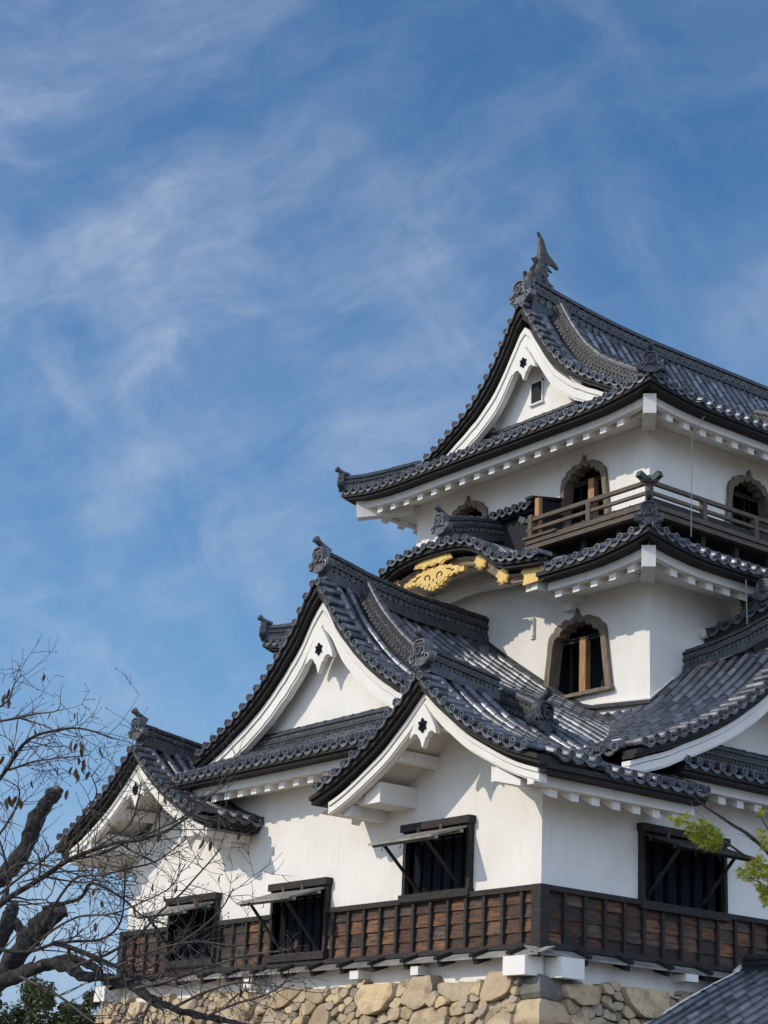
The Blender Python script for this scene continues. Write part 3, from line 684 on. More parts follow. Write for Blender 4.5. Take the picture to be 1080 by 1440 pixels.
def under_eave(g, P, a0, a1, depth, z_of, rise, r0=None, pitch=.49, cor=(0, 0), soffit=True):
    """black tile board, white fascia, white rafters and soffit below an eave. z_of(a): tile-axis height at the eave; rise: height gain of the soffit to the wall"""
    n = max(4, int((a1 - a0) / .35)); A = [a0 + (a1 - a0) * i / n for i in range(n + 1)]
    bb, fb, rb, sb = MB(), MB(), MB(), MB()
    def Q(a, t, dz): return P(min(max(a, a0 + cor[0] * t), a1 - cor[1] * t), t, z_of(a) + dz)     # mitred at the hips
    def bar(mb, t0, t1, za, zb):
        mb.loopstrip([[Q(a, t0, za), Q(a, t1, za), Q(a, t1, zb), Q(a, t0, zb)] for a in A])
    bar(bb, .0, .42, -.17, -.09); bar(bb, .06, .44, -.225, -.172)
    bar(fb, .33, .48, -.385, -.227)
    k = rise / depth
    if soffit:
        sb.strip([[Q(a, .46, -.33), Q(a, .68, -.33 + k * .22)] for a in A])
        ib = MB(); ib.loopstrip([[Q(a, .64, -.30), Q(a, .64, -.535 + k * .64), Q(a, depth - .004, -.535 + rise), Q(a, depth - .004, -.30 + rise)] for a in A]); ib.build('eave_beam', 'plaster', g)
    a = r0 if r0 is not None else a0 + .3
    while a < a1 - .1 - cor[1] * .75:
        z = z_of(a); z2 = z + k * .62; rm = MB()
        rm.loopstrip([[P(a - .09, .42, z - .525), P(a + .09, .42, z - .525), P(a + .09, .42, z - .37), P(a - .09, .42, z - .37)], [P(a - .10, .636, z2 - .55), P(a + .10, .636, z2 - .55), P(a + .10, .636, z2 - .30), P(a - .10, .636, z2 - .30)]])
        rm.build('rafter', 'plaster', g); a += pitch
    bb.build('eave_boarding', 'black', g); fb.build('fascia', 'plaster', g)
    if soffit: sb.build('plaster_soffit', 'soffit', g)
def hip(g, pts, face, s=.85, h=.30):
    ridge(g, 'hip_ridge', pts, h=h, hw=.09)
    oni(g, pts[-1] + Vector(face) * .08 - UP * .06, face, s, mat='ridge_tile')
def pos_list(a0, a1, p=.28):
    n = round((a1 - a0) / p); return [a0 + (a1 - a0) * i / n for i in range(n + 1)]

# right eave of the first roof (foot of B's and A's right slope)
under_right = empty('eave', Vector((1.2, .6, 1.4 + ZO)), tower)
under_eave(under_right, lambda a, t, z: Vector((1.26 - t, a, z)), -1.06, 2.62, 1.26, lambda a: 1.80, .30, r0=-.55, pitch=.47)
under_left = empty('eave', Vector((-WX - 1.2, .6, 1.4 + ZO)), tower)
under_eave(under_left, lambda a, t, z: Vector((-WX - 1.26 + t, a, z)), -1.06, 3.5, 1.26, lambda a: 1.80, .30)
for x0, sgn in ((-8.06, -1), (-4.79, 1)):      # inner eaves of the corner gables
    e = empty('eave', Vector((x0, -.5, 1.5 + ZO)), tower)
    under_eave(e, (lambda a, t, z, x0=x0, sgn=sgn: Vector((x0 + sgn * t, a, z))), -1.06, -.02, 1.0, lambda a: 1.90, .42, r0=-.5, pitch=.42)

# skirt roof below the pediment of the large gable
sk = empty('skirt_roof', Vector((CXM, -.4, 2.8 + ZO)), tower, label='straight tiled eave below the pediment of the largest gable')
pSk = interp([(0, 2.80), (.5, 2.99), (1.0, 3.22), (1.45, 3.46)])
tl, te = MB(), MB(); PF = lambda a, t, z: Vector((a, -1.07 + t, z))
side_rows(tl, te, PF, pos_list(-9.62, -3.10, .27), lambda a: 1.45, pSk, lambda a, t: 0)
tl.join(te).build('roof_slope', ['tile', 'tile_face'], sk)
under_eave(sk, PF, -9.66, -3.06, 1.07, lambda a: 2.80, .16, r0=-9.3, pitch=.46)
ridge(sk, 'ridge', [Vector((CXM - 3.1, .36, 3.36)), Vector((CXM + 3.1, .36, 3.36))], h=.34, hw=.09)

# skirt roof below D
skd = empty('skirt_roof', Vector((1, 6, 2.3 + ZO)), tower, label='shaded tiled eave below the gable at the right edge')
pSd = interp([(0, 2.32), (.5, 2.44), (1.0, 2.6), (1.3, 2.72)])
tl, te = MB(), MB(); PR = lambda a, t, z: Vector((1.02 - t, a, z))
side_rows(tl, te, PR, pos_list(2.35, 8.6, .285), lambda a: 1.1, pSd, lambda a, t: 0)
side_rows(tl, te, PR, pos_list(8.9, 19.0, .285), lambda a: 2.75, interp([(0, 2.32), (1.0, 2.65), (2.0, 3.25), (2.8, 3.85)]), lambda a, t: 0)
tl.join(te).build('roof_slope', ['tile', 'tile_face'], skd)
under_eave(skd, PR, 2.3, 19.0, 1.02, lambda a: 2.32, .2, r0=2.75, pitch=.47)
ridge(skd, 'ridge', [Vector((.22, 2.6, 2.58)), Vector((.22, 8.0, 2.58))], h=.32, hw=.09)

# small shaded roof edge on the second storey above D
sr = empty('side_roof', Vector((-1.2, 6.2, 5.5 + ZO)), tower, label='small tiled roof edge in deep shade against the second storey wall')
tl, te = MB(), MB(); PS = lambda a, t, z: Vector((a, 5.72 + t, z + (a + 1.65) * .20))
side_rows(tl, te, PS, pos_list(-1.5, 1.0, .30), lambda a: 1.0, interp([(0, 5.66), (1.0, 6.1)]), lambda a, t: 0)
tl.join(te).build('roof_slope', ['tile', 'tile_face'], sr)
bb = MB(); bb.loopstrip([[PS(a, .02, 5.50), PS(a, 1.0, 5.60), PS(a, 1.0, 6.0), PS(a, .02, 5.58)] for a in (-1.62, 1.0)]); bb.build('eave_boarding', 'black', sr)
wb = MB(); wb.tube([PS(-1.64, .0, 5.66), PS(-1.52, .0, 5.66)], .10, 10); wb.build('plaster_cap', 'plaster', sr)
ridge(sr, 'ridge', [PS(-.95, .45, 5.94), PS(1.1, .45, 5.94)], h=.26, hw=.08)
oni(sr, PS(-.05, -.02, 5.72), (0, -1, 0), .75)

# ---- second roof
R2X0, R2X1, R2Y = -12.58, -.27, 2.80
r2 = empty('eave_roof', Vector((CXM, 3.6, 6.8 + ZO)), tower, label='second tier roof under the railed balcony, upturned at the corners')
pR2 = interp([(0, 6.72), (.6, 6.98), (1.2, 7.28), (1.9, 7.66), (2.6, 8.05)])
def lift2(a, t, lo, hi):
    d = min(a - lo, hi - a); e = max(0, 1 - d / 2.1); return .25 * e * e * max(0, 1 - t / 1.6)
liftF = lambda a, t: lift2(a, t, R2X0, R2X1)
liftR = lambda a, t: lift2(a, t, R2Y, 30)
PF2 = lambda a, t, z: Vector((a, R2Y + t, z)); PR2 = lambda a, t, z: Vector((R2X1 - t, a, z)); PL2 = lambda a, t, z: Vector((R2X0 + t, a, z))
tl, te = MB(), MB()
T2 = 2.5
side_rows(tl, te, PF2, pos_list(-3.05, R2X1 - .12), lambda a: max(.05, min(T2, R2X1 - a)), pR2, liftF)
side_rows(tl, te, PF2, pos_list(R2X0 + .12, -9.75), lambda a: max(.05, min(T2, a - R2X0)), pR2, liftF)
side_rows(tl, te, PR2, pos_list(R2Y + .14, 17.3), lambda a: max(.05, min(T2, a - R2Y)), pR2, liftR)
side_rows(tl, te, PL2, pos_list(R2Y + .14, 17.3), lambda a: max(.05, min(T2, a - R2Y)), pR2, liftR)
tl.join(te).build('roof_slope', ['tile', 'tile_face'], r2)
under_eave(r2, PF2, -3.3, R2X1, Y2 - R2Y, lambda a: 6.72 + liftF(a, 0), .30, r0=-3.1, pitch=.49, cor=(0, 1))
under_eave(r2, PF2, R2X0, -9.5, Y2 - R2Y, lambda a: 6.72 + liftF(a, 0), .30, r0=R2X0 + 1.0, cor=(1, 0))
under_eave(r2, PR2, R2Y, 17.3, X2 * -1 + R2X1, lambda a: 6.72 + liftR(a, 0), .30, r0=R2Y + 1.1, pitch=.49, cor=(1, 0))
under_eave(r2, PL2, R2Y, 17.3, 1.38, lambda a: 6.72 + liftR(a, 0), .30, r0=R2Y + 1.1, cor=(1, 0))
def hip_pts(cx, cy, sx, n, t0, t1, pr, lf):
    out = []
    for i in range(n + 1):
        t = t0 + (t1 - t0) * i / n; out.append(Vector((cx - sx * t, cy + t, pr(t) + lf(t) + .02)))
    return out
lfc = lambda t: .25 * max(0, 1 - t / 2.1) ** 2 * max(0, 1 - t / 1.6)
hip(r2, hip_pts(R2X1, R2Y, 1, 10, 2.3, .14, pR2, lfc), (1, -1, 0), .80, .26)
hip(r2, hip_pts(R2X0, R2Y, -1, 10, 2.3, .10, pR2, lfc), (-1, -1, 0), .80, .26)
def hip_beam(mb, cx, cy, sx, z0, z1, L):
    d = Vector((-sx, 1, 0)).normalized(); p = Vector((cx, cy, 0)) + d * .40; q = p + d * L
    mb.beam(p + UP * z0, q + UP * z1, .26, .40)
for q in ((R2X1, R2Y, 1), (R2X0, R2Y, -1)): cb_ = MB(); hip_beam(cb_, *q, 6.44, 6.58, 1.5); cb_.build('hip_rafter', 'plaster', r2)

# ---- arched gable with gilt fittings on the second roof
VK = 2.60
ka = empty
gK = gable(tower, 'arched_gable', 'low bow-shaped gable with gilt fittings under its curved timber board', front_map(CXM, VK), pK, 3.35, 3.35, 2.75, board=(.32, .27, .20, .20), bw=.36, boardmat='brownboard', ped=None,
           ridge_pts=[(.42, 8.14), (1.2, 8.34), (2.72, 8.56)], ridge_h=.38, oni_s=.84, oni_w=.36, pend=0, end_d=(3.4, 3.4), eaves=(False, False), soffit_w=1.7)
tp = MB(); ds = [-3.2 + 6.4 * i / 40 for i in range(41)]
top = [Vector((CXM + d, Y2 - .62, pK(abs(d)) - .42)) for d in ds]; bot = [Vector((CXM + d, Y2 - .62, min(6.62, pK(abs(d)) - .5))) for d in ds]
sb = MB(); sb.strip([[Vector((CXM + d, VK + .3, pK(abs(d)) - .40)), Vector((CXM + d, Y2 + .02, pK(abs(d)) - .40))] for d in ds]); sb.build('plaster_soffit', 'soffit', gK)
bb = MB(); bb.tube([Vector((CXM - 2.6, Y2 - .35, 6.86)), Vector((CXM - 1.2, Y2 - .35, 7.12)), Vector((CXM, Y2 - .35, 7.2)), Vector((CXM + 1.2, Y2 - .35, 7.12)), Vector((CXM + 2.6, Y2 - .35, 6.86))], .13, 8)
bb.box((-3.6, VK + .36, 6.36), (-3.42, Y2, 6.56)); bb.box((-3.9, VK + .5, 6.42), (-3.7, Y2, 6.6))
bb.build('tie_beam', 'plaster', gK)
def gold(outl, cx, w0, zc, w1=None, label=None, holes=()):
    mb = MB(); P = lambda x, y, z: Vector((cx + x, VK + w0 - z, zc + y)); shape_extrude(mb, outl, P, 0, .05 if w1 is None else w1)
    if len(outl) > 10:
        ax_ = sum(p_[0] for p_ in outl) / len(outl); ay_ = sum(p_[1] for p_ in outl) / len(outl); zt = .05 if w1 is None else w1
        for sc_, dz_ in ((.82, .012),):
            shape_extrude(mb, [(ax_ + (x - ax_) * sc_, ay_ + (y - ay_) * sc_) for x, y in outl], P, zt - .01, zt + dz_)
        for x, y in outl[::4]:
            q = P(ax_ + (x - ax_) * .90, ay_ + (y - ay_) * .90, zt); mb.tube([q, q + Vector((0, -.02, 0))], [.018, .008], 6)
    o = mb.build('gilt_fitting', 'gold', gK, label=label)
    if holes:
        hb = MB()
        for pts in holes: hb.tube([P(x, y, (w1 or .05) + .013) for x, y in pts], .015, 5)
        hb.build('scroll_piercing', 'inside', gK)
    return o
def scallop(pts, bumps=.02): return pts
half = [(0, .20), (.14, .185), (.20, .22), (.34, .20), (.46, .15), (.56, .16), (.66, .10), (.80, .085), (.92, .02), (1.02, .03), (1.05, -.05), (.98, -.09), (.90, -.06), (.80, -.10), (.70, -.06), (.60, -.11), (.48, -.10), (.44, -.17), (.34, -.17), (.30, -.24), (.20, -.23), (.15, -.29), (.06, -.27), (0, -.32)]
outl = half + [(-x, y) for x, y in half[::-1][1:-1]]
sp = [[(sg * (.22 + .12 * math.cos(q) * (1 - i * .08)), -.01 + .085 * math.sin(q) * (1 - i * .08)) for i, q in enumerate([PI * 1.2 - j * .6 for j in range(9)])] for sg in (1, -1)] + [[(sg * .42, .08), (sg * .52, .06), (sg * .60, .0), (sg * .66, .02)] for sg in (1, -1)] + [[(0, -.06), (.0, -.12)], [(.12, -.15), (.12, -.19)], [(-.12, -.15), (-.12, -.19)]]
gold([(x * .93, y) for x, y in outl], CXM, .32, 7.22, .11, 'broad gilt pendant with pierced scrolls at the centre of the bow gable', sp)
# crest plate above the pendant, on the upper board
cp = [(-.62, -.02), (-.55, .10), (-.42, .13), (-.35, .20), (-.2, .19), (-.12, .25), (0, .24), (.12, .25), (.2, .19), (.35, .20), (.42, .13), (.55, .10), (.62, -.02), (.4, -.03), (.3, -.09), (.14, -.03), (0, -.08), (-.14, -.03), (-.3, -.09), (-.4, -.03)]
gold(cp, CXM, .22, 7.50, .05)
def leafplate(d, sz=.2, sg=1):
    sl = math.atan2((pK(d + .05) - pK(d - .05)) * sg, .1); z = pK(d) - .40
    base = [(0, 1.1), (.16, .72), (.42, .86), (.5, .5), (.95, .35), (.8, .02), (.95, -.35), (.5, -.4), (.42, -.85), (.12, -.62), (0, -.95), (-.12, -.62), (-.42, -.85), (-.5, -.4), (-.95, -.35), (-.8, .02), (-.95, .35), (-.5, .5), (-.42, .86), (-.16, .72)]
    q = [((x * math.cos(sl) - y * math.sin(sl)) * sz, (x * math.sin(sl) + y * math.cos(sl)) * sz) for x, y in base]
    gold(q, CXM + sg * d, .32, z)
leafplate(1.40, .21); leafplate(2.08, .21); leafplate(1.40, .21, -1); leafplate(2.08, .21, -1)
for sg in (1, -1):
    q = [(-.34, -.17), (-.30, .02), (-.40, .10), (-.34, .2), (-.40, .30), (.30, .30), (.26, .18), (.30, .02), (.40, .0), (.42, -.15)]
    gold([(sg * x, y) for x, y in (q if sg > 0 else q[::-1])], CXM + sg * 3.02, .32, pK(3.0) - .36)

# ---- third (top) roof
R3X0, R3X1, R3Y = -11.46, -1.40, 4.02; YT = 5.05
r3 = empty('eave_roof', Vector((CXM, 5, 10.4 + ZO)), tower, label='eaves of the topmost roof sweeping up to the corners')
D3 = 5.03
pR3 = lambda t: pT(D3 - t)
def lift3(a, t, lo, hi):
    d = min(a - lo, hi - a); e = max(0, 1 - d / 2.0); return .20 * e * e * max(0, 1 - t / 1.4)
l3F = lambda a, t: lift3(a, t, R3X0, R3X1); l3R = lambda a, t: lift3(a, t, R3Y, 40)
PF3 = lambda a, t, z: Vector((a, R3Y + t, z)); PR3 = lambda a, t, z: Vector((R3X1 - t, a, z)); PL3 = lambda a, t, z: Vector((R3X0 + t, a, z))
tl, te = MB(), MB()
side_rows(tl, te, PF3, pos_list(R3X0 + .10, R3X1 - .10), lambda a: max(.05, min(1.62, a - R3X0, R3X1 - a)), pR3, l3F)
tmR = lambda a: max(.05, a - R3Y) if a < YT + .42 else D3 - .05
side_rows(tl, te, PR3, [p for p in pos_list(R3Y + .14, 15.4)], lambda a: min(D3 - .05, tmR(a)), pR3, l3R)
side_rows(tl, te, PL3, [p for p in pos_list(R3Y + .14, 15.4)], lambda a: min(D3 - .05, tmR(a)), pR3, l3R)
tl.join(te).build('roof_slope', ['tile', 'tile_face'], r3)
zF3 = lambda a: pT(D3) + l3F(a, 0); zR3 = lambda a: pT(D3) + l3R(a, 0)
under_eave(r3, PF3, R3X0, R3X1, Y3 - R3Y, zF3, .34, r0=R3X0 + .98, pitch=.49, cor=(1, 1))
under_eave(r3, PR3, R3Y, 15.4, -X3 + R3X1, zR3, .34, r0=R3Y + 1.0, pitch=.49, cor=(1, 0))
under_eave(r3, PL3, R3Y, 15.4, 1.28, zR3, .34, r0=R3Y + 1.0, cor=(1, 0))
lf3 = lambda t: .20 * max(0, 1 - t / 2.0) ** 2 * max(0, 1 - t / 1.4)
hip(r3, hip_pts(R3X1, R3Y, 1, 8, 1.3, .10, pR3, lf3), (1, -1, 0), .80, .27)
hip(r3, hip_pts(R3X0, R3Y, -1, 8, 1.3, .08, pR3, lf3), (-1, -1, 0), .80, .27)
for q in ((R3X1, R3Y, 1), (R3X0, R3Y, -1)): cb_ = MB(); hip_beam(cb_, *q, 10.15, 10.30, 1.35); cb_.build('hip_rafter', 'plaster', r3)
ridge(r3, 'ridge', [Vector((R3X0 + 2.4, 5.62, 11.22)), Vector((R3X1 - 2.4, 5.62, 11.22))], h=.30, hw=.08)
gT = gable(tower, 'gable_roof', 'topmost gable with a small dark window, below the fish ornament', front_map(CXM, YT), pT, 3.55, 3.55, .75, kd=(.74, .25, 3.55, .44), board=(.33, .26, .30, .31), bw=.22,
           ped=(.62, 11.3, .45, 3.2, 3.2), pend=1.25, hexoff=1.46, end_d=(3.7, 3.7), ridge_pts=None)
rp = []
for i in range(25):
    y = 5.22 + 10 * i / 24; rp.append(Vector((CXM, y, 13.80 + .36 * max(0, 1 - (y - 5.22) / 4.4) ** 2)))
ridge(gT, 'ridge', rp, h=.72, hw=.19)
oni(gT, (CXM, 5.10, 14.18), (0, -1, 0), 1.0, neck=False, wide=1.1)
# rear descending ridge on the shaded slope
pts = [Vector((CXM + .3 + 3.55 * i / 12, 8.95, pT(.3 + 3.55 * i / 12))) for i in range(13)]
# pediment window and brackets
wv = MB(); wv.box((-6.62, 5.64, 11.95), (-6.28, 5.69, 12.42)); wv.build('window_opening', 'inside', gT)
wf = MB(); wf.box((-6.66, 5.62, 11.92), (-6.62, 5.70, 12.46)); wf.box((-6.28, 5.62, 11.92), (-6.25, 5.70, 12.46)); wf.box((-6.68, 5.60, 11.88), (-6.23, 5.70, 11.92)); wf.box((-6.66, 5.62, 12.42), (-6.25, 5.70, 12.46))
wf.build('window_frame', 'plaster', gT)
for sg in (-1, 1): pu = MB(); pu.box((CXM + sg * 1.55 - .16, YT + .30, 11.70), (CXM + sg * 1.55 + .16, YT + .66, 12.02)); pu.build('purlin_end', 'plaster', gT)
pu = MB(); pu.box((CXM - .14, YT + .30, 13.0), (CXM + .14, YT + .66, 13.26)); pu.build('purlin_end', 'plaster', gT)
for sg in (-1, 1): pu = MB(); pu.tube([Vector((CXM + sg * 2.1, VA + .3, 4.03)), Vector((CXM + sg * 2.1, VA + .66, 4.03))], .13, 12); pu.build('purlin_end', 'plaster', gA)

# fish ornament on the ridge end
fx = empty('fish_ornament', Vector((CXM, 5.35, 14.8 + ZO)), tower, label='upright fish shaped roof ornament with raised tail')
FB = Vector((CXM, 5.45, 14.86))
fp = lambda s, u: FB + Vector((0, s, u))           # s along the ridge (positive = inward)
spine = [(.02, -.22), (.04, -.02), (.10, .18), (.17, .36), (.21, .54), (.225, .72), (.22, .88), (.20, 1.02), (.18, 1.16)]
rad = [.20, .19, .165, .145, .125, .10, .075, .05, .028]
fb = MB()
fb.tube([fp(s_, u) for s_, u in spine], rad, 12)
fb.tube([fp(-.13, -.2), fp(-.10, -.02), fp(-.02, .12), fp(.06, .2)], [.15, .16, .14, .08], 10)
for k in range(1, 8):            # overlapping scale courses, toothed
    s_, u = spine[k]; c = fp(s_, u); ax = (fp(*spine[k + 1]) - fp(*spine[k - 1])).normalized(); a_ = ax.orthogonal().normalized(); b_ = ax.cross(a_); n_ = 18
    fb.loopstrip([[c - ax * .10 + (a_ * math.cos(2 * PI * j / n_) + b_ * math.sin(2 * PI * j / n_)) * rad[k] * 1.0 for j in range(n_)], [c + ax * (.03 if j % 2 else -.03) + (a_ * math.cos(2 * PI * j / n_) + b_ * math.sin(2 * PI * j / n_)) * (rad[k] * 1.10) for j in range(n_)]], caps=False)
fb.build('fish_body', 'bronze', fx)
ff = MB()
def fin(pts, th, pos):           # flat shaped fin in the plane of the ridge
    ff.prism([fp(s_, u) + Vector((th + pos, 0, 0)) for s_, u in pts], [fp(s_, u) + Vector((-th + pos, 0, 0)) for s_, u in pts])
fin([(.16, .90), (.15, 1.10), (.17, 1.17), (.10, 1.29), (.13, 1.30), (.21, 1.19), (.27, 1.14), (.33, 1.0), (.38, .88), (.45, .80), (.58, .72), (.70, .63), (.77, .55), (.74, .53), (.62, .57), (.50, .58), (.42, .54), (.33, .58), (.28, .70)], .035, 0)
fin([(.33, .56), (.42, .50), (.57, .40), (.44, .42), (.40, .36), (.48, .28), (.40, .25), (.46, .12), (.62, .06), (.36, .02), (.26, .2)], .03, 0)
fin([(.06, .66), (.0, .60), (-.06, .58), (.02, .48), (-.03, .40), (-.09, .32), (-.02, .26), (-.03, .14), (-.14, .17), (-.16, .0), (.06, .0), (.12, .4)], .025, 0)
for sg in (-1, 1):
    fin([(.05, .20), (.26, .44), (.20, .24), (.32, .24), (.2, .10)], .02, sg * .16)
    fin([(-.18, .05), (-.22, .22), (-.13, .26), (-.06, .14)], .02, sg * .12)
ff.build('fish_fin', 'bronze', fx)

# rear descending ridge: short lit end at the right edge of the photo
ridge(r3, 'descending_ridge', [Vector((CXM + 3.55 + 1.3 * i / 8, 8.78, pT(3.55 + 1.3 * i / 8))) for i in range(9)], h=.42, hw=.1)

# ---- balcony round the third storey
bal = empty('balcony', Vector((-3.4, 4.4, 8 + ZO)), tower, label='railed timber gallery round the top storey')
XB, YBAL = -1.72, 4.32; XL = -5.18
dk = MB()
dk.box((XL - .05, YBAL - .06, 7.96), (XB + .06, Y3 - .01, 8.06)); dk.box((X3 + .01, YBAL + .1, 7.962), (XB + .062, 13.0, 8.058))
dk.beam((XL - .1, YBAL + .03, 7.90), (XB, YBAL + .03, 7.90), .12, .10); dk.beam((XB - .04, YBAL + .1, 7.90), (XB - .04, 13, 7.90), .12, .10)
dk.box((XL - .10, YBAL - .1, 8.065), (XL + .9, YBAL + .2, 8.12)); dk.build('gallery_deck', 'greywood', bal)
for i in range(4):
    un = MB(); un.box((XL + .3 + i * 1.0, YBAL + .25, 7.45), (XL + .42 + i * 1.0, YBAL + .37, 7.84)); un.build('gallery_strut', 'charred', bal)
for i in range(8):
    un = MB(); un.box((XB - .3, 5.0 + i * 1.0, 7.45), (XB - .18, 5.12 + i * 1.0, 7.84)); un.build('gallery_strut', 'charred', bal)
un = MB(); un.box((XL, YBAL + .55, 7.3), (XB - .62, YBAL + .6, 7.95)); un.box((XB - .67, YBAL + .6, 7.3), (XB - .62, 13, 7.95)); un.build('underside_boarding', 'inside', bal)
rl = MB()
def rail(z, w, h, ext):
    rl.beam((XL - ext, YBAL, z), (XB + ext, YBAL, z), w, h); rl.beam((XB, YBAL - ext, z + .003), (XB, 13, z + .003), w, h)
rail(8.50, .085, .08, .22); rail(8.285, .07, .065, .05)
rl.build('handrail', 'greywood', bal)
for (x, y, top) in [(XB, YBAL, 8.62), (-3.38, YBAL, 8.46), (XL + .08, YBAL, 8.60)] + [(XB, YBAL + 1.55 * k, 8.46) for k in range(1, 6)]:
    pb = MB(); pb.box((x - .058, y - .058, 8.06), (x + .058, y + .058, top)); pb.build('post', 'greywood', bal)
for x0, x1 in (((XB + .10, YBAL), (XB + .30, YBAL)), ((XB, YBAL - .10), (XB, YBAL - .30)), ((XL - .08, YBAL), (XL - .26, YBAL))):
    cbm = MB(); p = Vector((*x0, 8.515)); q = Vector((*x1, 8.60)); cbm.beam(p, q, .125, .12); cbm.build('copper_cap', 'verdigris', bal)
for i in range(7):
    pk = MB(); pk.box((XB - .35 - i * .45, YBAL + .25, 8.06), (XB - .30 - i * .45, YBAL + .29, 8.26)); pk.build('baluster', 'newwood', bal)
for i in range(10):
    pk = MB(); pk.box((XB - .3, YBAL + .5 + i * .5, 8.06), (XB - .27, YBAL + .54 + i * .5, 8.28)); pk.build('baluster', 'newwood', bal)
kb = MB(); kb.box((XB - .02, YBAL + .06, 8.06), (XB + .0, 13, 8.20)); kb.box((XL + 1.0, YBAL + .01, 8.06), (XB - .06, YBAL + .03, 8.13)); kb.build('kick_board', 'charred', bal)
# little dark porch roof left of the window
po = empty('porch_roof', Vector((-5.6, 4.8, 8.9 + ZO)), tower, label='small dark tiled porch roof beside the top storey window')
tl, te = MB(), MB(); PP = lambda a, t, z: Vector((a, 4.42 + t, z))
side_rows(tl, te, PP, pos_list(-7.6, -5.3, .22), lambda a: .85, interp([(0, 8.96), (.9, 9.12)]), lambda a, t: 0)
tl.join(te).build('roof_slope', ['ridge_tile', 'ridge_tile'], po)
sl = MB(); sl.beam((-5.24, 4.34, 9.04), (-5.24, 5.32, 9.22), .20, .055); sl.box((-7.7, 4.5, 8.80), (-5.16, 5.3, 8.86)); sl.build('porch_boarding', 'black', po)
pp = MB(); pp.box((-5.10, 4.40, 8.06), (-4.98, 4.50, 9.0)); pp.build('post', 'newwood', po)
pw = MB(); pw.box((-7.7, 4.62, 7.9), (-5.22, 4.68, 8.8)); pw.box((-5.22, 4.62, 8.0), (-5.18, 5.3, 9.1)); pw.build('porch_dark_sheet', 'inside', po)  # near-black sheets stand in for the shade inside the open porch

# ---- timber cladding of the first storey
cl_ = MB(); battens = []; tr_ = MB()
def clad(P, a0, a1, holes, pitch, first):
    zs = [0.0, -.24, -.47, -.70, -.90]
    edges = [a0]; a = first
    while a < a1: edges.append(a); a += pitch
    edges.append(a1)
    for i in range(len(edges) - 1):
        for k in range(4):
            x0, x1 = edges[i], edges[i + 1]
            xs = [(x0, x1)]
            for h0, h1, hz0, hz1 in holes:
                if zs[k] > hz0 + .02:
                    nx = []
                    for p, q in xs:
                        if q <= h0 or p >= h1: nx.append((p, q)); continue
                        if p < h0: nx.append((p, h0))
                        if q > h1: nx.append((h1, q))
                    xs = nx
            for p, q in xs:
                if q - p < .03: continue
                za, zb = zs[k] - random.uniform(0, .012), zs[k + 1]; b = random.uniform(0, .008)
                vs = [P(p, za, .015), P(q, za, .015), P(q, zb, .042 + b), P(p, zb, .042 + b), P(p, za, 0), P(q, za, 0), P(q, zb, 0), P(p, zb, 0)]
                cl_.add(vs, [(0, 1, 2, 3), (3, 2, 6, 7), (0, 3, 7, 4), (1, 5, 6, 2), (0, 4, 5, 1)])
    def inhole(x, zt=None): return any(h0 - .02 < x < h1 + .02 for h0, h1, _, hz1 in holes)
    for x in edges:
        zt = -.02
        for h0, h1, hz0, hz1 in holes:
            if h0 - .02 < x < h1 + .02: zt = min(zt, hz0 - .05)
        if zt > -.85: b1 = MB(); b1.box(P(x - .032, -.90, 0), P(x + .032, zt, .095)); battens.append(b1)
    cuts = sorted([(h0, h1) for h0, h1, hz0, hz1 in holes if hz0 < -.1]); s = a0 - .0
    for h0, h1 in cuts + [(a1, a1)]:
        if h0 - s > .05: tr_.box(P(s, -.055, 0), P(h0, .035, .115))
        s = h1
    tr_.box(P(a0, -.965, .002), P(a1, -.885, .105))
clad(Pfront(0), -WX, -.0, win_front, .463, -WX + .44)
clad(Pright(0), .0, 18, win_right, .457, .46)
tr_.box((-.10, -.118, -.97), (.118, .08, .037)); tr_.box((-WX - .1, -.118, -.97), (-WX + .08, .08, .037))
cg = empty('timber_cladding', Vector((-6, -.1, -.9 + ZO)), tower, label='band of weathered brown boards and dark battens round the wall foot')
cl_.build('boarding', 'board', cg); [b1.build('batten', 'charred', cg) for b1 in battens]; tr_.build('rails', 'charred', cg)
# small pent board at the foot
pn = MB(); pn2 = []
def pent(P, a0, a1, strips):
    n = max(2, int((a1 - a0) / 1.3)); e = [a0 + (a1 - a0) * i / n for i in range(n + 1)]
    for x0, x1 in zip(e, e[1:]):
        pn.prism([P(x0, -.955, .02), P(x1, -.955, .02), P(x1, -1.09, .36), P(x0, -1.09, .36)], [P(x0, -.985, .02), P(x1, -.985, .02), P(x1, -1.12, .36), P(x0, -1.12, .36)])
    for x in strips:
        p2 = MB(); p2.beam(P(x, -.935, .05), P(x - .0, -1.075, .43), .09, .055); p2.beam(P(x, -1.05, .0), P(x, -1.16, .33), .10, .09); pn2.append(p2)
pent(Pfront(0), -WX - .36, .36, [-.30 - .90 * k for k in range(15)])
pent(Pright(0), -.36, 18, [.70 + .95 * k for k in range(16)])
pg = empty('pent_board', Vector((-6, -.3, -1.1 + ZO)), tower, label='narrow sloping grey board ledge over the stone base')
pn.build('ledge_board', 'pentwood', pg); [p2.build('ledge_batten', 'black', pg) for p2 in pn2]
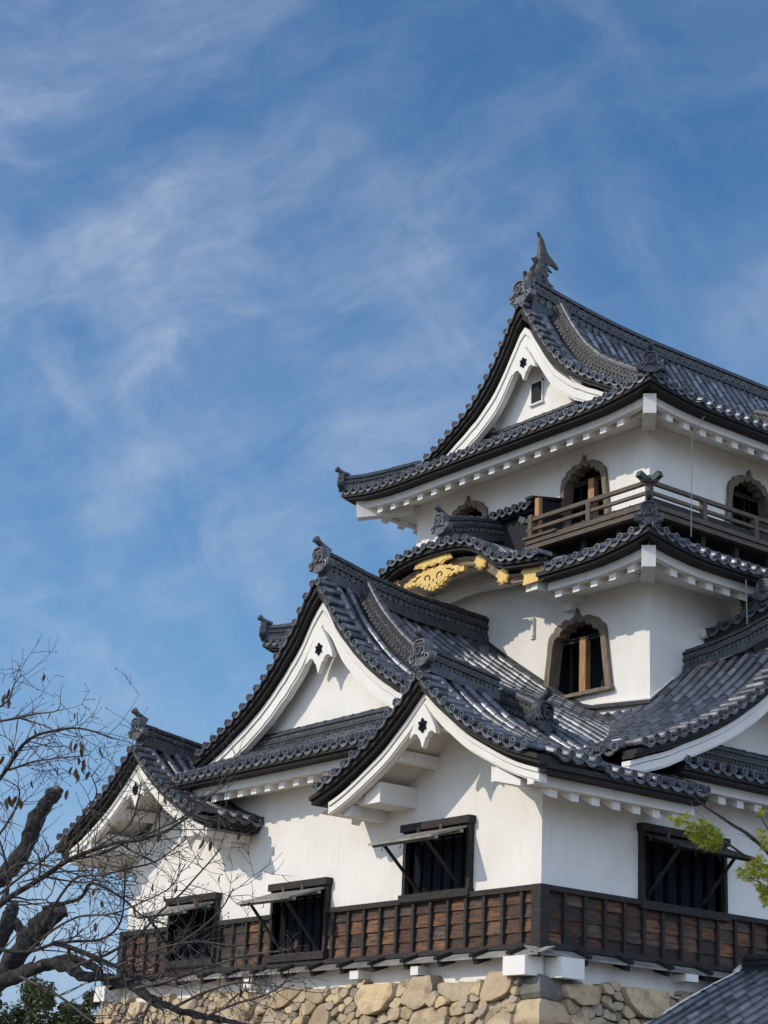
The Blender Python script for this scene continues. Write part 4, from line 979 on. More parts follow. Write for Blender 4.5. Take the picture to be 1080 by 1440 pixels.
# white sill band and beam ends over the stones
sb = MB(); sb.box((-WX - .04, -.03, -1.48), (.04, .0, -.97)); sb.box((.0, -.03, -1.55), (.035, 18, -.97)); sb.box((-WX - .04, 0, -1.5), (-WX, 18, -.97))
sb.build('plaster_sill', 'plaster', tower)
for a, b in (((-.42, -.42, -1.42), (.10, -.035, -1.12)), ((.04, .06, -1.44), (.44, .56, -1.12)), ((.04, 3.0, -1.24), (.36, 3.3, -1.12)), ((.04, 5.3, -1.3), (.36, 5.6, -1.12)),
             ((-WX - .42, -.42, -1.42), (-WX, -.035, -1.12)), ((-7.9, -.3, -1.34), (-7.65, -.035, -1.15)), ((-4.6, -.3, -1.30), (-4.35, -.035, -1.15)), ((-2.9, -.3, -1.30), (-2.7, -.035, -1.15))):
    be = MB(); be.box(a, b); be.build('sill_beam_end', 'plaster', tower)

# ---- propped shutter windows of the first storey
def shutter_window(P, x0, x1, z0, z1, label, lit=True, drop=.25, reach=.92):
    g = empty('shutter_window', P((x0 + x1) / 2, z0, 0) + Vector((0, 0, ZO)), tower, label=label)
    fr = MB(); t = .075
    fr.box(P(x0 - t, z0 - .02, -.15), P(x0, z1, .10)); fr.box(P(x1, z0 - .02, -.15), P(x1 + t, z1, .10))
    fr.box(P(x0 - t - .03, z1, -.15), P(x1 + t + .03, z1 + .13, .16)); fr.box(P(x0 - t - .03, z0 - .15, -.15), P(x1 + t + .03, z0 - .02, .15))
    fr.build('window_frame', 'charred', g)
    lt = MB(); n = 6
    for i in range(n):
        c = x0 + (x1 - x0) * (i + .5) / n; lt.box(P(c - .098, z0, -.16), P(c + .098, z1, -.06))
    lt.build('lattice', 'lattice', g)
    vb = MB(); vb.box(P(x0 - .05, z0 - .05, -.62), P(x1 + .05, z1 + .05, -.58))
    vb.box(P(x0 - .07, z0 - .05, -.62), P(x0 - .05, z1 + .05, -.2)); vb.box(P(x1 + .05, z0 - .05, -.62), P(x1 + .07, z1 + .05, -.2)); vb.build('room_void', 'inside', g)
    sh = MB(); h = Vector((0, 0, z1 + .0)); a = .13; n = 6; z1 -= .05
    for i in range(n):
        p0 = x0 - .03 + (x1 - x0 + .06) * i / n; p1 = x0 - .03 + (x1 - x0 + .06) * (i + 1) / n - .008
        sh.prism([P(p0, z1 + .01, a), P(p1, z1 + .01, a), P(p1, z1 - drop, reach), P(p0, z1 - drop, reach)], [P(p0, z1 - .03, a), P(p1, z1 - .03, a), P(p1, z1 - drop - .04, reach), P(p0, z1 - drop - .04, reach)])
    for f in (.15, .85):
        za = z1 - drop * f - .01; oa = a + (reach - a) * f; sh.beam(P(x0 - .03, za - .055, oa), P(x1 + .03, za - .055, oa), .07, .05)
    sh.build('shutter', 'pentwood' if lit else 'charred', g)  # darker timber on the unlit face: its shade is put into the colour
    for f in (.10, .78):
        x = x0 + (x1 - x0) * f; pr = MB(); pr.beam(P(x, z1 - drop * .86, a + (reach - a) * .82), P(x, z0 + .12, -.02), .045, .045); pr.build('prop_stick', 'charred', g)
    hk = MB()
    for f in (.2, .5, .85):
        x = x0 + (x1 - x0) * f; hk.tube([P(x, z1 - drop - .03, reach - .04), P(x, z1 - drop - .14, reach - .04), P(x, z1 - drop - .15, reach - .01)], .008, 4)
    hk.build('hook', 'black', g)
    for f in (.25, .62):
        x = x0 + (x1 - x0) * f; hb = MB(); hb.box(P(x - .03, z1 - .02, .14), P(x + .03, z1 + .09, .175)); hb.build('hinge', 'greywood', g)
for w, lab in zip(win_front, ('propped shutter window below the front corner gable', 'propped shutter window in the middle of the timber band', 'propped shutter window behind the bare branches')):
    shutter_window(Pfront(0), *w, lab)
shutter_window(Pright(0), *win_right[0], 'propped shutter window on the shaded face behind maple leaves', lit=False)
wb = MB(); wb.box((-3.87, Y2 - .20, 6.22), (-3.60, Y2, 6.45)); wb.build('wall_box', 'plaster', tower, label='small white box on the wall above the bell window')
wb = MB(); wb.box((-4.92, Y2 - .07, 5.92), (-4.86, Y2, 6.32)); wb.box((-4.97, Y2 - .05, 5.88), (-4.86, Y2, 5.93)); wb.build('wall_bracket', 'plaster', tower)
wb = MB(); wb.tube([Vector((-9.3, -.02, 2.42)), Vector((-9.3, -.16, 2.42))], .07, 10); wb.build('wall_box', 'plaster', tower)

# ---- lightning cable
cbm = MB(); cbm.tube([at(991, 585, 36.2), at(973, 612, 36.4), at(972.5, 700, 36.2), at(972, 755, 36.0)], .009, 5)
tag(cbm.build('lightning_cable', 'cable', None, z=0), 'thin pale cable hanging straight down past the shaded railing', 'cable')
cbm = MB(); cbm.tube([at(1049, 815, 34), at(1050, 850, 34), at(1051, 878, 34)], .013, 5)
tag(cbm.build('lightning_cable', 'cable', None, z=0), 'short thin green cable in the shade under the second tier eave', 'cable')

# =================================================================== STONE BASE
def clip_poly(poly, m, d):       # keep the side nearer m: half-plane (p - m).d <= 0
    out = []
    for i in range(len(poly)):
        a, b = poly[i], poly[(i + 1) % len(poly)]; fa = (a[0] - m[0]) * d[0] + (a[1] - m[1]) * d[1]; fb_ = (b[0] - m[0]) * d[0] + (b[1] - m[1]) * d[1]
        if fa <= 0: out.append(a)
        if fa * fb_ < 0:
            t = fa / (fa - fb_); out.append((a[0] + (b[0] - a[0]) * t, a[1] + (b[1] - a[1]) * t))
    return out
def stone_field(mb, P, a0, a1, z0, z1, seed, ragged=.12):
    rng = random.Random(seed); pts = []
    tries = 0
    while tries < 14000:
        tries += 1; a = rng.uniform(a0, a1); z = rng.uniform(z0, z1)
        r = .50 if rng.random() < .40 else (.12 if rng.random() < .60 else .74)
        if all(((a - q[0]) / 1.45) ** 2 + (z - q[1]) ** 2 > (.5 * (r + q[2])) ** 2 for q in pts): pts.append((a, z, r))
    for i, (a, z, r) in enumerate(pts):
        top = z1 + rng.uniform(-ragged, ragged * .4)
        poly = [(max(a0, a - 1.2), max(z0, z - 1)), (min(a1, a + 1.2), max(z0, z - 1)), (min(a1, a + 1.2), min(top, z + 1)), (max(a0, a - 1.2), min(top, z + 1))]
        for j, (b, y, q) in enumerate(pts):
            if j == i or abs(b - a) > 2.2 or abs(y - z) > 2: continue
            f = .5 + .5 * (r - q) / (r + q) * .8; m = (a + (b - a) * f, z + (y - z) * f); poly = clip_poly(poly, m, (b - a, (y - z) * 1.7))
            if len(poly) < 3: break
        if len(poly) < 3: continue
        cx = sum(p[0] for p in poly) / len(poly); cz = sum(p[1] for p in poly) / len(poly)
        ring = []
        for k in range(len(poly)):
            p, q = poly[k], poly[(k + 1) % len(poly)]; L = math.hypot(p[0] - q[0], p[1] - q[1]); m = max(1, int(L / .06))
            for t in range(m): x_, y_ = p[0] + (q[0] - p[0]) * t / m, p[1] + (q[1] - p[1]) * t / m; ring.append((x_ + noise.noise(Vector((x_ * 5, y_ * 5, seed))) * .035, y_ + noise.noise(Vector((x_ * 5, y_ * 5, seed + 9))) * .035))
        # round the corners
        for _ in range(1): ring = [((ring[k - 1][0] + 2 * ring[k][0] + ring[(k + 1) % len(ring)][0]) / 4, (ring[k - 1][1] + 2 * ring[k][1] + ring[(k + 1) % len(ring)][1]) / 4) for k in range(len(ring))]
        size = min(.5, math.sqrt(sum(math.hypot(p[0] - cx, p[1] - cz) for p in ring) / len(ring))); bulge = rng.uniform(.08, .22) * (.55 + size)
        # faces broken off at different slants: the lowest of a few planes
        planes = [(rng.uniform(0, 6.28), rng.uniform(.25, 1.3), rng.uniform(.3, .95)) for _ in range(rng.randint(3, 5))]; tx, tz = rng.uniform(-.18, .18), rng.uniform(-.3, .12)
        def relief(xx, yy):
            h = bulge
            for an, st, of in planes:
                h = min(h, bulge * (1 + of * .6) - st * .5 * max(-9, ((xx - cx) * math.cos(an) + (yy - cz) * math.sin(an)) - of * size * .55))
            return max(-.02, h) + (xx - cx) * tx * .5 + (yy - cz) * tz * .5 + noise.noise(Vector((xx * 3 + seed, yy * 3, i * 1.7))) * .045 - abs(noise.noise(Vector((xx * 8, yy * 8, i * 3.1 + seed)))) * .04
        rows = []
        for sc, dep in ((1.0, -1), (1.0, -.03), (.995, .55), (.97, .95), (.86, 1), (.68, 1), (.48, 1), (.25, 1)):
            row = []
            for (x, y) in ring:
                xx, yy = cx + (x - cx) * (sc - .02), cz + (y - cz) * (sc - .02); r_ = relief(xx, yy)
                row.append(P(xx, yy, -.2 if dep == -1 else (dep if dep < 0 else r_ * dep)))
            rows.append(row)
        n = len(ring); o = [p for r_ in rows for p in r_]; c = P(cx, cz, relief(cx, cz)); o.append(c)
        fs = [(k * n + j, k * n + (j + 1) % n, (k + 1) * n + (j + 1) % n, (k + 1) * n + j) for k in range(len(rows) - 1) for j in range(n)]
        fs += [((len(rows) - 1) * n + j, (len(rows) - 1) * n + (j + 1) % n, len(o) - 1) for j in range(n)]
        mb.add(o, fs)
BAT = .30
sbm = MB(); ZB = -ZO
PFs = lambda x, z, o: Vector((x, -.10 - (-1.3 - z) * BAT - o, z)); PRs = lambda y, z, o: Vector((.10 + (-1.3 - z) * BAT + o, y, z))
stone_field(sbm, PFs, -WX - .30, -.15, -3.1, -1.34, 3); stone_field(sbm, PRs, .25, 9, -3.1, -1.42, 11)
stone_field(sbm, PFs, -WX - .9, .4, ZB, -3.12, 23, 0)
rng = random.Random(5); sbm.mat = 1
def quoin(z0, z1, lx, ly, mi):
    sbm.mat = mi; zt = z1; out = lambda z: (-1.3 - z) * BAT
    n = 7; rows = []
    # rounded block built as a lofted, noise-dented box
    def pt(x, y, z):
        v = Vector((x, y, z)); nv = noise.noise_vector(v * 2.3) * .045 + noise.noise_vector(v * 6) * .015; return v + nv
    X0, X1, Y0, Y1 = -lx, .16, -.16, ly
    rings = []
    for k in range(6):
        f = k / 5; z = z0 + (z1 - z0) * f; e = .06 if k in (0, 5) else 0; o = out(z)
        ring = []
        for i in range(9): ring.append(pt(X0 + e + (X1 + o - X0 - 2 * e) * i / 8, Y0 - o + e, z))
        for i in range(1, 9): ring.append(pt(X1 + o - e, Y0 - o + e + (Y1 - Y0 + o - 2 * e) * i / 8, z))
        for i in range(1, 9): ring.append(pt(X1 + o - e - (X1 + o - X0 - 2 * e) * i / 8, Y1 - e, z))
        for i in range(1, 8): ring.append(pt(X0 + e, Y1 - e - (Y1 - Y0 + o - 2 * e) * i / 8, z))
        rings.append(ring)
    sbm.loopstrip(rings); sbm.mat = 0
zq = -1.42
for i, (h, lx, ly, mi) in enumerate([(.36, .55, .85, 1), (.42, 1.35, .75, 0), (.40, .6, 1.4, 1), (.45, 1.4, .7, 0), (.45, .7, 1.4, 1), (.5, 1.4, .7, 0), (.5, .7, 1.4, 0), (.55, 1.5, .8, 1), (.6, .8, 1.5, 0)]):
    quoin(zq - h, zq, lx, ly, mi); zq -= h + .012
stb = sbm.build('stone_base', ['stone', 'darkstone'], None, angle=42)
tag(stb, 'rough tan fieldstone base wall under the castle keep', 'stone wall')
eb = MB(); eb.loopstrip([[Vector((-WX - .22 - e, .02 - e, z)), Vector((-.02 + e, .02 - e, z)), Vector((-.02 + e, 18, z)), Vector((-WX - .22 - e, 18, z))] for z, e in ((ZB, 1.22), (-1.45, .0))])
eb.build('earth_core', 'earth', stb)

# =================================================================== ANNEX ROOF at the lower right
an = empty('annex_building', Vector((3, 4.4, 0)), label='low annex with blue grey tiled roof at the bottom right corner', cat='annex')
AX0 = .40
pAn = interp([(0, -.98), (.7, -1.27), (1.4, -1.58), (2.15, -1.95), (3.0, -2.34), (3.6, -2.6)])
tl, te = MB(), MB(); lines = []
for k in range(30):
    x = AX0 + .14 + k * .29; lines.append([Vector((x, 4.36 - 3.6 * i / 15, pAn(3.6 * i / 15))) for i in range(16)])
rows_patch(tl, te, lines, eave=True, out=Vector((0, -1, 0)))
lines = [[Vector((p.x, 8.72 - p.y, p.z)) for p in L] for L in lines]; rows_patch(tl, te, lines, eave=True, out=Vector((0, 1, 0)))
tl.join(te).build('roof_slope', ['tile', 'tile_face'], an)
ridge(an, 'ridge', [Vector((AX0 + .1, 4.36, -.98)), Vector((9.2, 4.36, -.98))], h=.22, hw=.12, pattern=False)
bw_ = MB(); bw_.box((AX0 + .2, 1.4, ZB), (9.0, 7.3, -2.35)); bw_.build('annex_wall', 'plaster', an)
pv = MB(); pv.tube([Vector((AX0 + .03, 4.36 - d, pAn(d) - .02)) for d in (0, .7, 1.4, 2.1, 2.8, 3.6)], .085, 8); pv.tube([Vector((AX0 + .06, 4.42, -.86)), Vector((AX0 + .02, 4.30, -.92)), Vector((AX0 + .0, 4.18, -1.02))], .06, 8)
pv.build('verge_plaster', 'plaster', an)

# =================================================================== GROUND
gm = MB(); gm.add([(-900, -900, 0), (900, -900, 0), (900, 900, 0), (-900, 900, 0)], [(0, 1, 2, 3)])
gm.build('ground', 'ground', None, kind='structure', z=0)

# =================================================================== TREES
def wander(p0, dirv, length, r0, r1, rng, seg=.14, curl=.25, lift=.0):
    pts = [Vector(p0)]; rs = [r0]; d = Vector(dirv).normalized(); n = max(3, int(length / seg))
    for i in range(n):
        d = (d + Vector((rng.gauss(0, curl), rng.gauss(0, curl), rng.gauss(0, curl) + lift)) * .5).normalized()
        pts.append(pts[-1] + d * length / n); rs.append(r0 + (r1 - r0) * (i + 1) / n)
    return pts, rs
def smooth_path(ctrl, sub=5):
    out = []; n = len(ctrl)
    for i in range(n - 1):
        p0, p1, p2, p3 = ctrl[max(i - 1, 0)], ctrl[i], ctrl[i + 1], ctrl[min(i + 2, n - 1)]
        for k in range(sub):
            t = k / sub; out.append(.5 * ((2 * p1) + (p2 - p0) * t + (2 * p0 - 5 * p1 + 4 * p2 - p3) * t * t + (3 * p1 - p0 - 3 * p2 + p3) * t ** 3))
    out.append(ctrl[-1]); return out
ct = empty('cherry_tree', at(-130, 1720, 13.4) * 1.0, label='old cherry tree with sawn limbs and almost bare twigs', cat='tree')
base = at(-150, 1700, 13.4); base = Vector((base.x, base.y, 0)); ct.location = base; WL[ct.name] = base
rng = random.Random(21)
def limb_path(px, d0, d1):
    n = len(px); return [at(x, y, d0 + (d1 - d0) * i / max(1, n - 1)) for i, (x, y) in enumerate(px)]
def gnarl(pts, a): return [p + noise.noise_vector(p * 3.1) * a for p in pts]
trunk = MB()
fork = at(-60, 1450, 13.3)
trunk.tube(gnarl(smooth_path([base, base.lerp(fork, .4) + Vector((.1, 0, 0)), fork], 8), .05), [.34 - .14 * i / 16 for i in range(17)], 14)
trunk.build('trunk', 'bark', ct, z=0)
def limb(px, d0, d1, r0, r1, sawn=False, name='limb'):
    p = gnarl(smooth_path(limb_path(px, d0, d1), 12), .022); n = len(p); rr = [(r0 + (r1 - r0) * (i / (n - 1)) ** .6) * (1 + .22 * noise.noise(p[i] * 9)) for i in range(n)]
    mb = MB(); mb.tube(p, rr, 16)
    mb.v = [q + noise.noise_vector(q * 14) * r0 * .22 + noise.noise_vector(q * 45) * r0 * .10 for q in mb.v]
    if sawn:
        mb.mat = 1; t = (p[-1] - p[-2]).normalized(); mb.tube([p[-1] - t * .01, p[-1] + t * .03], [r1 * .9, r1 * .82], 12); mb.mat = 0
        for k in range(10):
            i = rng.randrange(n // 2, n); q = p[i] + Vector((rng.gauss(0, 1), rng.gauss(0, 1), rng.gauss(0, 1))).normalized() * rr[i] * .8; mb.tube([q, q + (q - p[i]) * .6], [rr[i] * .35, rr[i] * .15], 6)
    mb.build(name, ['bark', 'cut'], ct, z=0); return p
P1 = limb([(-60, 1450), (-25, 1400), (8, 1366), (42, 1318), (80, 1280)], 13.3, 13.0, .088, .066, True)
P2 = limb([(-60, 1450), (-50, 1330), (-20, 1250), (10, 1226), (34, 1192), (46, 1160), (66, 1128), (80, 1112)], 13.3, 13.6, .085, .050, True)
P3 = limb([(-60, 1450), (-20, 1395), (25, 1372), (62, 1357), (98, 1362), (118, 1374), (152, 1374), (188, 1388), (212, 1408), (262, 1424), (330, 1440), (400, 1456)], 13.3, 11.6, .068, .016)
P4 = limb([(70, 1356), (96, 1350), (125, 1358), (140, 1368)], 12.9, 12.6, .045, .022)
P5 = limb([(-40, 1380), (2, 1318), (10, 1290), (16, 1276)], 13.3, 13.6, .06, .042, True)
P6 = limb([(18, 1296), (40, 1318), (52, 1328)], 13.5, 13.1, .035, .03)
guides = [([(-30, 1300), (15, 1262), (60, 1232), (110, 1205), (160, 1185), (195, 1180), (235, 1166), (275, 1142)], 12.6, 11.6, .022),
          ([(-10, 1275), (10, 1262), (13, 1238), (8, 1212), (-2, 1180)], 12.8, 12.9, .018),
          ([(-10, 1333), (40, 1338), (75, 1328), (100, 1325), (140, 1320), (168, 1300), (176, 1262), (177, 1216)], 12.7, 12.2, .014),
          ([(75, 1327), (120, 1340), (165, 1358), (190, 1376), (212, 1402), (230, 1425)], 12.4, 11.9, .018),
          ([(60, 1278), (110, 1265), (126, 1244), (150, 1249), (178, 1268), (200, 1288), (235, 1300)], 13.0, 12.3, .014),
          ([(-12, 1112), (8, 1082), (25, 1055), (50, 1035), (70, 1027), (100, 1023), (130, 1028), (158, 1040)], 13.4, 12.8, .015),
          ([(12, 1080), (40, 1071), (80, 1067), (124, 1060)], 13.3, 13.0, .010),
          ([(-10, 1020), (20, 1011), (50, 1002), (78, 998), (84, 988)], 13.2, 12.9, .009),
          ([(-10, 1000), (12, 985), (20, 965), (29, 952)], 13.0, 12.9, .008),
          ([(22, 1010), (60, 1018), (85, 1030)], 13.2, 13.0, .007),
          ([(-5, 1262), (40, 1225), (80, 1190), (108, 1160), (135, 1120), (128, 1090)], 12.7, 12.2, .010),
          ([(85, 1215), (140, 1200), (200, 1175), (250, 1150), (296, 1120), (330, 1090)], 12.4, 11.5, .010),
          ([(130, 1195), (180, 1160), (196, 1120), (200, 1100)], 12.2, 12, .008),
          ([(60, 1300), (100, 1240), (150, 1230), (210, 1215), (260, 1180)], 12.6, 11.8, .011),
          ([(100, 1362), (150, 1340), (200, 1310), (240, 1270), (280, 1230), (312, 1192)], 12.5, 11.6, .012),
          ([(150, 1374), (210, 1360), (250, 1330), (300, 1290), (330, 1250)], 12.3, 11.5, .012),
          ([(190, 1390), (250, 1375), (320, 1350), (370, 1340), (410, 1335)], 12, 11.3, .012),
          ([(240, 1418), (290, 1395), (330, 1380), (380, 1385), (430, 1395)], 11.9, 11.2, .010),
          ([(212, 1408), (200, 1440), (220, 1470)], 12, 11.9, .012),
          ([(290, 1430), (330, 1410), (370, 1400), (400, 1380), (408, 1350)], 11.7, 11.3, .009),
          ([(30, 1372), (80, 1400), (120, 1430), (150, 1450)], 12.8, 12.3, .012),
          ([(-10, 1240), (30, 1215), (70, 1218), (120, 1235), (190, 1245)], 13.2, 12.6, .010),
          ([(-10, 1190), (20, 1140), (26, 1110), (10, 1095)], 13.5, 13.3, .010),
          ([(40, 1338), (70, 1310), (110, 1290), (160, 1285), (230, 1255), (262, 1215)], 12.5, 11.8, .010),
          ([(165, 1358), (220, 1335), (270, 1325), (330, 1330)], 12.1, 11.6, .009)]
tw = MB(); tips = []
def twig(p, d, L, r, depth):
    pts, rs = wander(p, d, L, r, r * .45, rng, seg=.055, curl=.30, lift=.02)
    tw.tube(pts, rs, 4, caps=False); tips.append(pts[-1])
    if depth > 0:
        for k in range(rng.randint(2, 4) if depth > 1 else rng.randint(1, 3)):
            i = rng.randrange(1, len(pts)); dd = (pts[min(i, len(pts) - 1)] - pts[i - 1]).normalized(); s = dd.orthogonal().normalized(); s.rotate(Matrix.Rotation(rng.uniform(0, 6.28), 3, dd))
            twig(pts[i], dd * rng.uniform(.4, .9) + s * rng.uniform(.5, 1), L * rng.uniform(.35, .65), max(.0022, r * .62), depth - 1)
    elif rng.random() < .7:         # buds
        q = pts[-1]; dd = (pts[-1] - pts[-2]).normalized(); tw.tube([q, q + dd * .008, q + dd * .018], [r * .5, .0042, .001], 4, caps=False)
for px, d0, d1, r in guides:
    p = gnarl(smooth_path(limb_path(px, d0, d1), 6), .018); n = len(p)
    rr = [r * (1 - .68 * i / (n - 1)) for i in range(n)]
    mb = MB(); mb.tube(p, rr, 7); mb.build('branch', 'bark' if r > .013 else 'twig', ct, z=0)
    L = sum((p[i + 1] - p[i]).length for i in range(n - 1))
    for k in range(int(L * 15) + 3):
        i = rng.randrange(2, n); dd = (p[min(i + 1, n - 1)] - p[i - 1]).normalized(); s = dd.orthogonal().normalized(); s.rotate(Matrix.Rotation(rng.uniform(0, 6.28), 3, dd))
        twig(p[i], dd * rng.uniform(.3, 1) + s * rng.uniform(.4, 1) + UP * rng.uniform(-.2, .3), rng.uniform(.12, .42), max(.0028, rr[i] * .42), rng.choice((0, 1, 1, 2)))
tw.build('twigs', 'twig', ct, z=0)
lv = MB()
def hang_leaf(p, s):
    a = rng.uniform(0, 6.28); sd = Vector((math.cos(a), math.sin(a), 0)); fw = Vector((-sd.y, sd.x, 0)); dn = (Vector((rng.gauss(0, .25), rng.gauss(0, .25), -1))).normalized()
    prof = [(0, .0), (.25, .16), (.55, .19), (.8, .12), (1, 0)]
    lv.strip([[p + dn * t * s + sd * w * s * sg + fw * (abs(sg) * w * .6 - .15 * t * t) * s for sg in (-1, 0, 1)] for t, w in prof])
spots = [(102, 1048, 12.9), (108, 1052, 12.9), (114, 1050, 12.9), (118, 1055, 12.9), (124, 1050, 12.9), (140, 1058, 12.9), (110, 1072, 13), (102, 1085, 13), (108, 1088, 13), (116, 1085, 13), (120, 1075, 13), (125, 1092, 13), (112, 1096, 13), (84, 1088, 13), (43, 1105, 13.2),
         (12, 1055, 13.2), (18, 1060, 13.2), (5, 1070, 13.2), (10, 1130, 13.3), (14, 1126, 13.3), (20, 1130, 13.3), (26, 1128, 13.3), (30, 1132, 13.3), (8, 983, 13), (12, 988, 13), (13, 975, 13), (94, 1118, 12.6), (48, 1020, 13), (46, 1032, 13), (182, 1190, 12), (296, 1190, 11.7), (286, 1186, 11.8), (228, 1180, 12),
         (75, 1390, 12.6), (95, 1340, 12.6), (140, 1320, 12.3), (152, 1318, 12.3), (355, 1395, 11.5), (345, 1392, 11.5), (340, 1398, 11.5), (134, 1305, 12.4), (48, 1350, 12.8), (190, 1280, 12), (215, 1250, 12)]
for x, y, d in spots: hang_leaf(at(x + rng.uniform(-2, 2), y - 8, d), rng.uniform(.06, .10))
for k in range(40):
    hang_leaf(tips[rng.randrange(len(tips))], rng.uniform(.04, .07))
lv.build('dry_leaves', 'dryleaf', ct, z=0)

# maple at the right
mt = empty('maple_tree', Vector(), label='maple with fresh green leaves reaching in from the right edge', cat='tree')
mbase = at(1290, 1500, 17); mbase = Vector((mbase.x, mbase.y, 0)); mt.location = mbase; WL[mt.name] = mbase
tk = MB(); top = at(1270, 1330, 16.6)
tk.tube(gnarl(smooth_path([mbase, mbase.lerp(top, .5) + Vector((.15, .1, 0)), top, at(1240, 1180, 16.5), at(1250, 1040, 16.6)], 6), .04), [.16 - .12 * i / 24 for i in range(25)], 10)
tk.build('trunk', 'bark', mt, z=0)
br = MB(); lf = MB(); mtip = []
def mbranch(px, d0, d1, r):
    p = gnarl(smooth_path(limb_path(px, d0, d1), 6), .01); n = len(p); br.tube(p, [r * (1 - .75 * i / (n - 1)) for i in range(n)], 6); return p
m1 = mbranch([(1270, 1330), (1160, 1275), (1095, 1215), (1071, 1190), (1048, 1170), (1028, 1158), (1005, 1142), (985, 1128), (972, 1117)], 16.6, 15.2, .026)
m2 = mbranch([(1170, 1280), (1110, 1240), (1085, 1222), (1052, 1206), (1032, 1192), (1016, 1181), (1000, 1172), (975, 1160), (956, 1152)], 16.4, 15.0, .018)
m3 = mbranch([(1120, 1245), (1090, 1180), (1080, 1165), (1070, 1150), (1062, 1148)], 16.2, 15.6, .010)
m4 = mbranch([(1110, 1240), (1088, 1235), (1078, 1250), (1076, 1270)], 16, 15.6, .010)
m5 = mbranch([(1062, 1184), (1050, 1176), (1038, 1172)], 15.7, 15.5, .004)
mbranch([(1000, 1135), (995, 1118), (990, 1108)], 15.3, 15.2, .003); mbranch([(972, 1128), (978, 1140), (990, 1150), (995, 1160)], 15.2, 15.1, .003)
br.build('branches', 'twig', mt, z=0)
def maple_leaf(p, s):
    nrm = Vector((rng.gauss(0, .7), rng.gauss(0, .7) - .2, 1)).normalized(); a = nrm.orthogonal().normalized(); a.rotate(Matrix.Rotation(rng.uniform(0, 6.28), 3, nrm)); b = nrm.cross(a)
    L = [1.0, .92, .72, .92, .72]; pts = []
    angs = [0, .9, 1.8, -.9, -1.8]
    order = sorted(zip(angs, [1.0, .9, .62, .9, .62])); ring = []
    for i, (q, l) in enumerate(order):
        ring += [(q - .17, l * .48), (q, l), (q + .17, l * .48)]
        if i < 4: ring.append(((q + order[i + 1][0]) / 2, .26))
    ring.append((PI, .10))
    vs = [p] + [p + (a * math.cos(q) + b * math.sin(q)) * l * s - nrm * (l * l * s * .25) for q, l in ring]; n = len(ring)
    lf.add(vs, [(0, i + 1, (i + 1) % n + 1) for i in range(n)])
def clump(cx, cy, rx, ry, d, n, s=.050):
    for k in range(int(n * 1.5)):
        a = rng.uniform(0, 6.28); r = math.sqrt(rng.random()); maple_leaf(at(cx + rx * r * math.cos(a), cy + ry * r * math.sin(a), d + rng.gauss(0, .10)), s * rng.uniform(.7, 1.25))
clump(994, 1175, 22, 16, 15.1, 105); clump(978, 1166, 16, 13, 15.1, 40); clump(954, 1154, 8, 5, 15.0, 14); clump(1003, 1186, 12, 10, 15.1, 40); clump(942, 1150, 4, 3, 15, 4); clump(965, 1148, 6, 4, 15, 8); clump(988, 1154, 5, 3, 15.1, 6)
clump(1056, 1226, 20, 14, 15.6, 75); clump(1075, 1238, 14, 22, 15.7, 80); clump(1076, 1262, 6, 14, 15.7, 28); clump(1066, 1208, 10, 6, 15.6, 18)
clump(1070, 1143, 6, 5, 15.6, 10); clump(1070, 1175, 8, 9, 15.6, 22); clump(1076, 1190, 8, 8, 15.6, 14)
for q in ([(1250, 1040), (1200, 1000), (1150, 960)], [(1245, 1100), (1310, 1040), (1380, 1000)], [(1240, 1180), (1320, 1140), (1400, 1130)], [(1250, 1040), (1265, 960), (1290, 880)], [(1270, 1330), (1340, 1260), (1420, 1240)]):
    mtip.append(q)
for q in mtip:
    bq = MB(); p = gnarl(smooth_path(limb_path(q, 16.6, 16.2 + .4 * len(q)), 6), .02); bq.tube(p, [.03 * (1 - .8 * i / (len(p) - 1)) for i in range(len(p))], 6); bq.build('branches', 'twig', mt, z=0)
    for (x, y) in q[1:]: clump(x, y, 55, 45, 16.6, 260, .05)
clump(1180, 1120, 60, 70, 16.5, 300, .05); clump(1230, 1040, 70, 70, 16.6, 350, .05); clump(1170, 1290, 40, 50, 16.3, 160, .05)
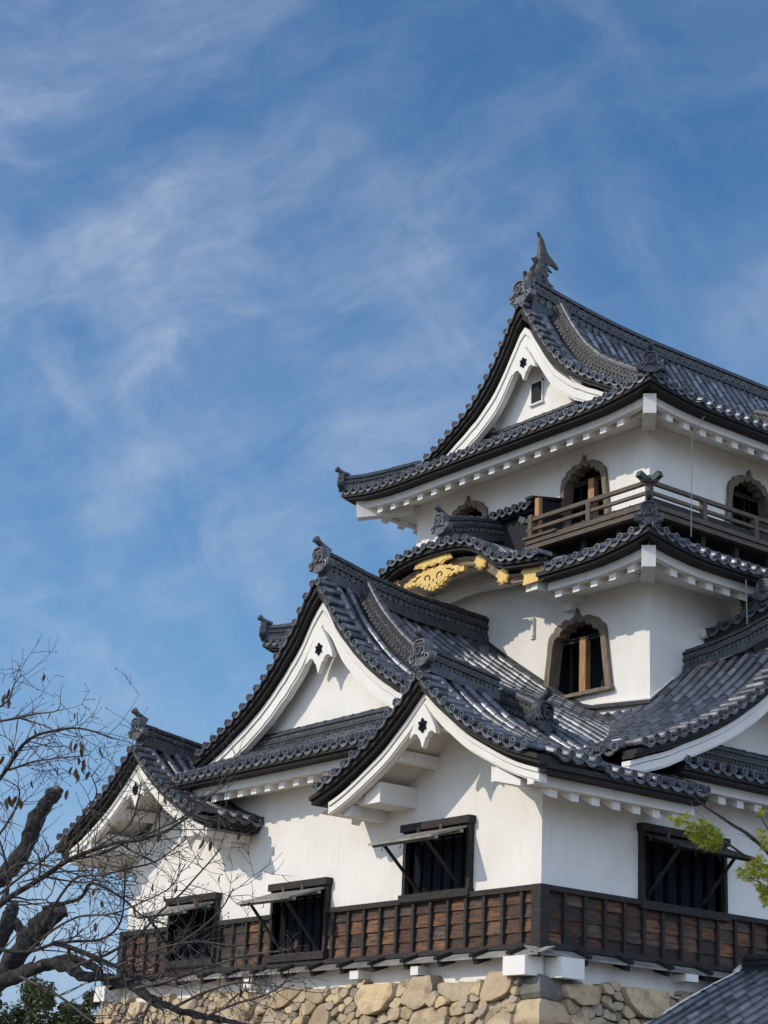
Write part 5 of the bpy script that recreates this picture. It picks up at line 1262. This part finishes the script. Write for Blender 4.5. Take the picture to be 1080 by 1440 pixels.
lf.build('leaves', 'maple', mt, z=0)

# evergreen trees behind the foot of the keep
def evergreen(px, py, dist, r, h, seed, label, n=9000):
    rg = random.Random(seed); c = at(px, py, dist) - UP * 1.6; h += 1.6; b = Vector((c.x, c.y, 0))
    g = empty('evergreen_tree', b, label=label, cat='tree', group='evergreens beyond the stone base')
    tk = MB(); tk.tube(gnarl([b + UP * (c.z * i / 6) for i in range(7)], .06), [.22 - .02 * i for i in range(7)], 8)
    cl = []
    for k in range(46):
        a = rg.uniform(0, 6.28); q = rg.random() ** .5; e = rg.uniform(-1, 1)
        cl.append((c + Vector((math.cos(a) * q * r * math.sqrt(max(0, 1 - e * e * .7)), math.sin(a) * q * r * math.sqrt(max(0, 1 - e * e * .7)), e * h)), rg.uniform(.28, .55) * r * .6))
    for p, s in cl[:12]: tk.tube([b + UP * (c.z * .75), b.lerp(p, .5) + UP * c.z * .3, p], [.09, .05, .02], 5)
    tk.build('trunk', 'bark', g, z=0)
    lm = MB()
    for k in range(n):
        p, s = cl[rg.randrange(len(cl))]; d = Vector((rg.gauss(0, 1), rg.gauss(0, 1), rg.gauss(0, .8))).normalized() * s * rg.random() ** .35
        q = p + d; nn = (d.normalized() + Vector((rg.gauss(0, .5), rg.gauss(0, .5), rg.gauss(0, .5) + .4))).normalized(); a = nn.orthogonal().normalized(); a.rotate(Matrix.Rotation(rg.uniform(0, 6.28), 3, nn)); b2 = nn.cross(a); L = rg.uniform(.05, .11)
        lm.add([q - a * L, q + b2 * L * .45, q + a * L, q - b2 * L * .45], [(0, 1, 2, 3)])
    lm.build('crown', 'crown', g, z=0)
evergreen(20, 1440, 60, 1.5, 1.3, 1, 'dark evergreen at the left edge behind the cherry trunk')
evergreen(62, 1440, 58, 1.3, 1.15, 2, 'brown tinged evergreen between the cherry trunk and the green one')
evergreen(112, 1448, 57, 1.25, 1.0, 3, 'rounded dark evergreen left of the stone base corner')
evergreen(160, 1455, 62, 1.1, 1.4, 4, 'narrow evergreen touching the left corner of the stone base')
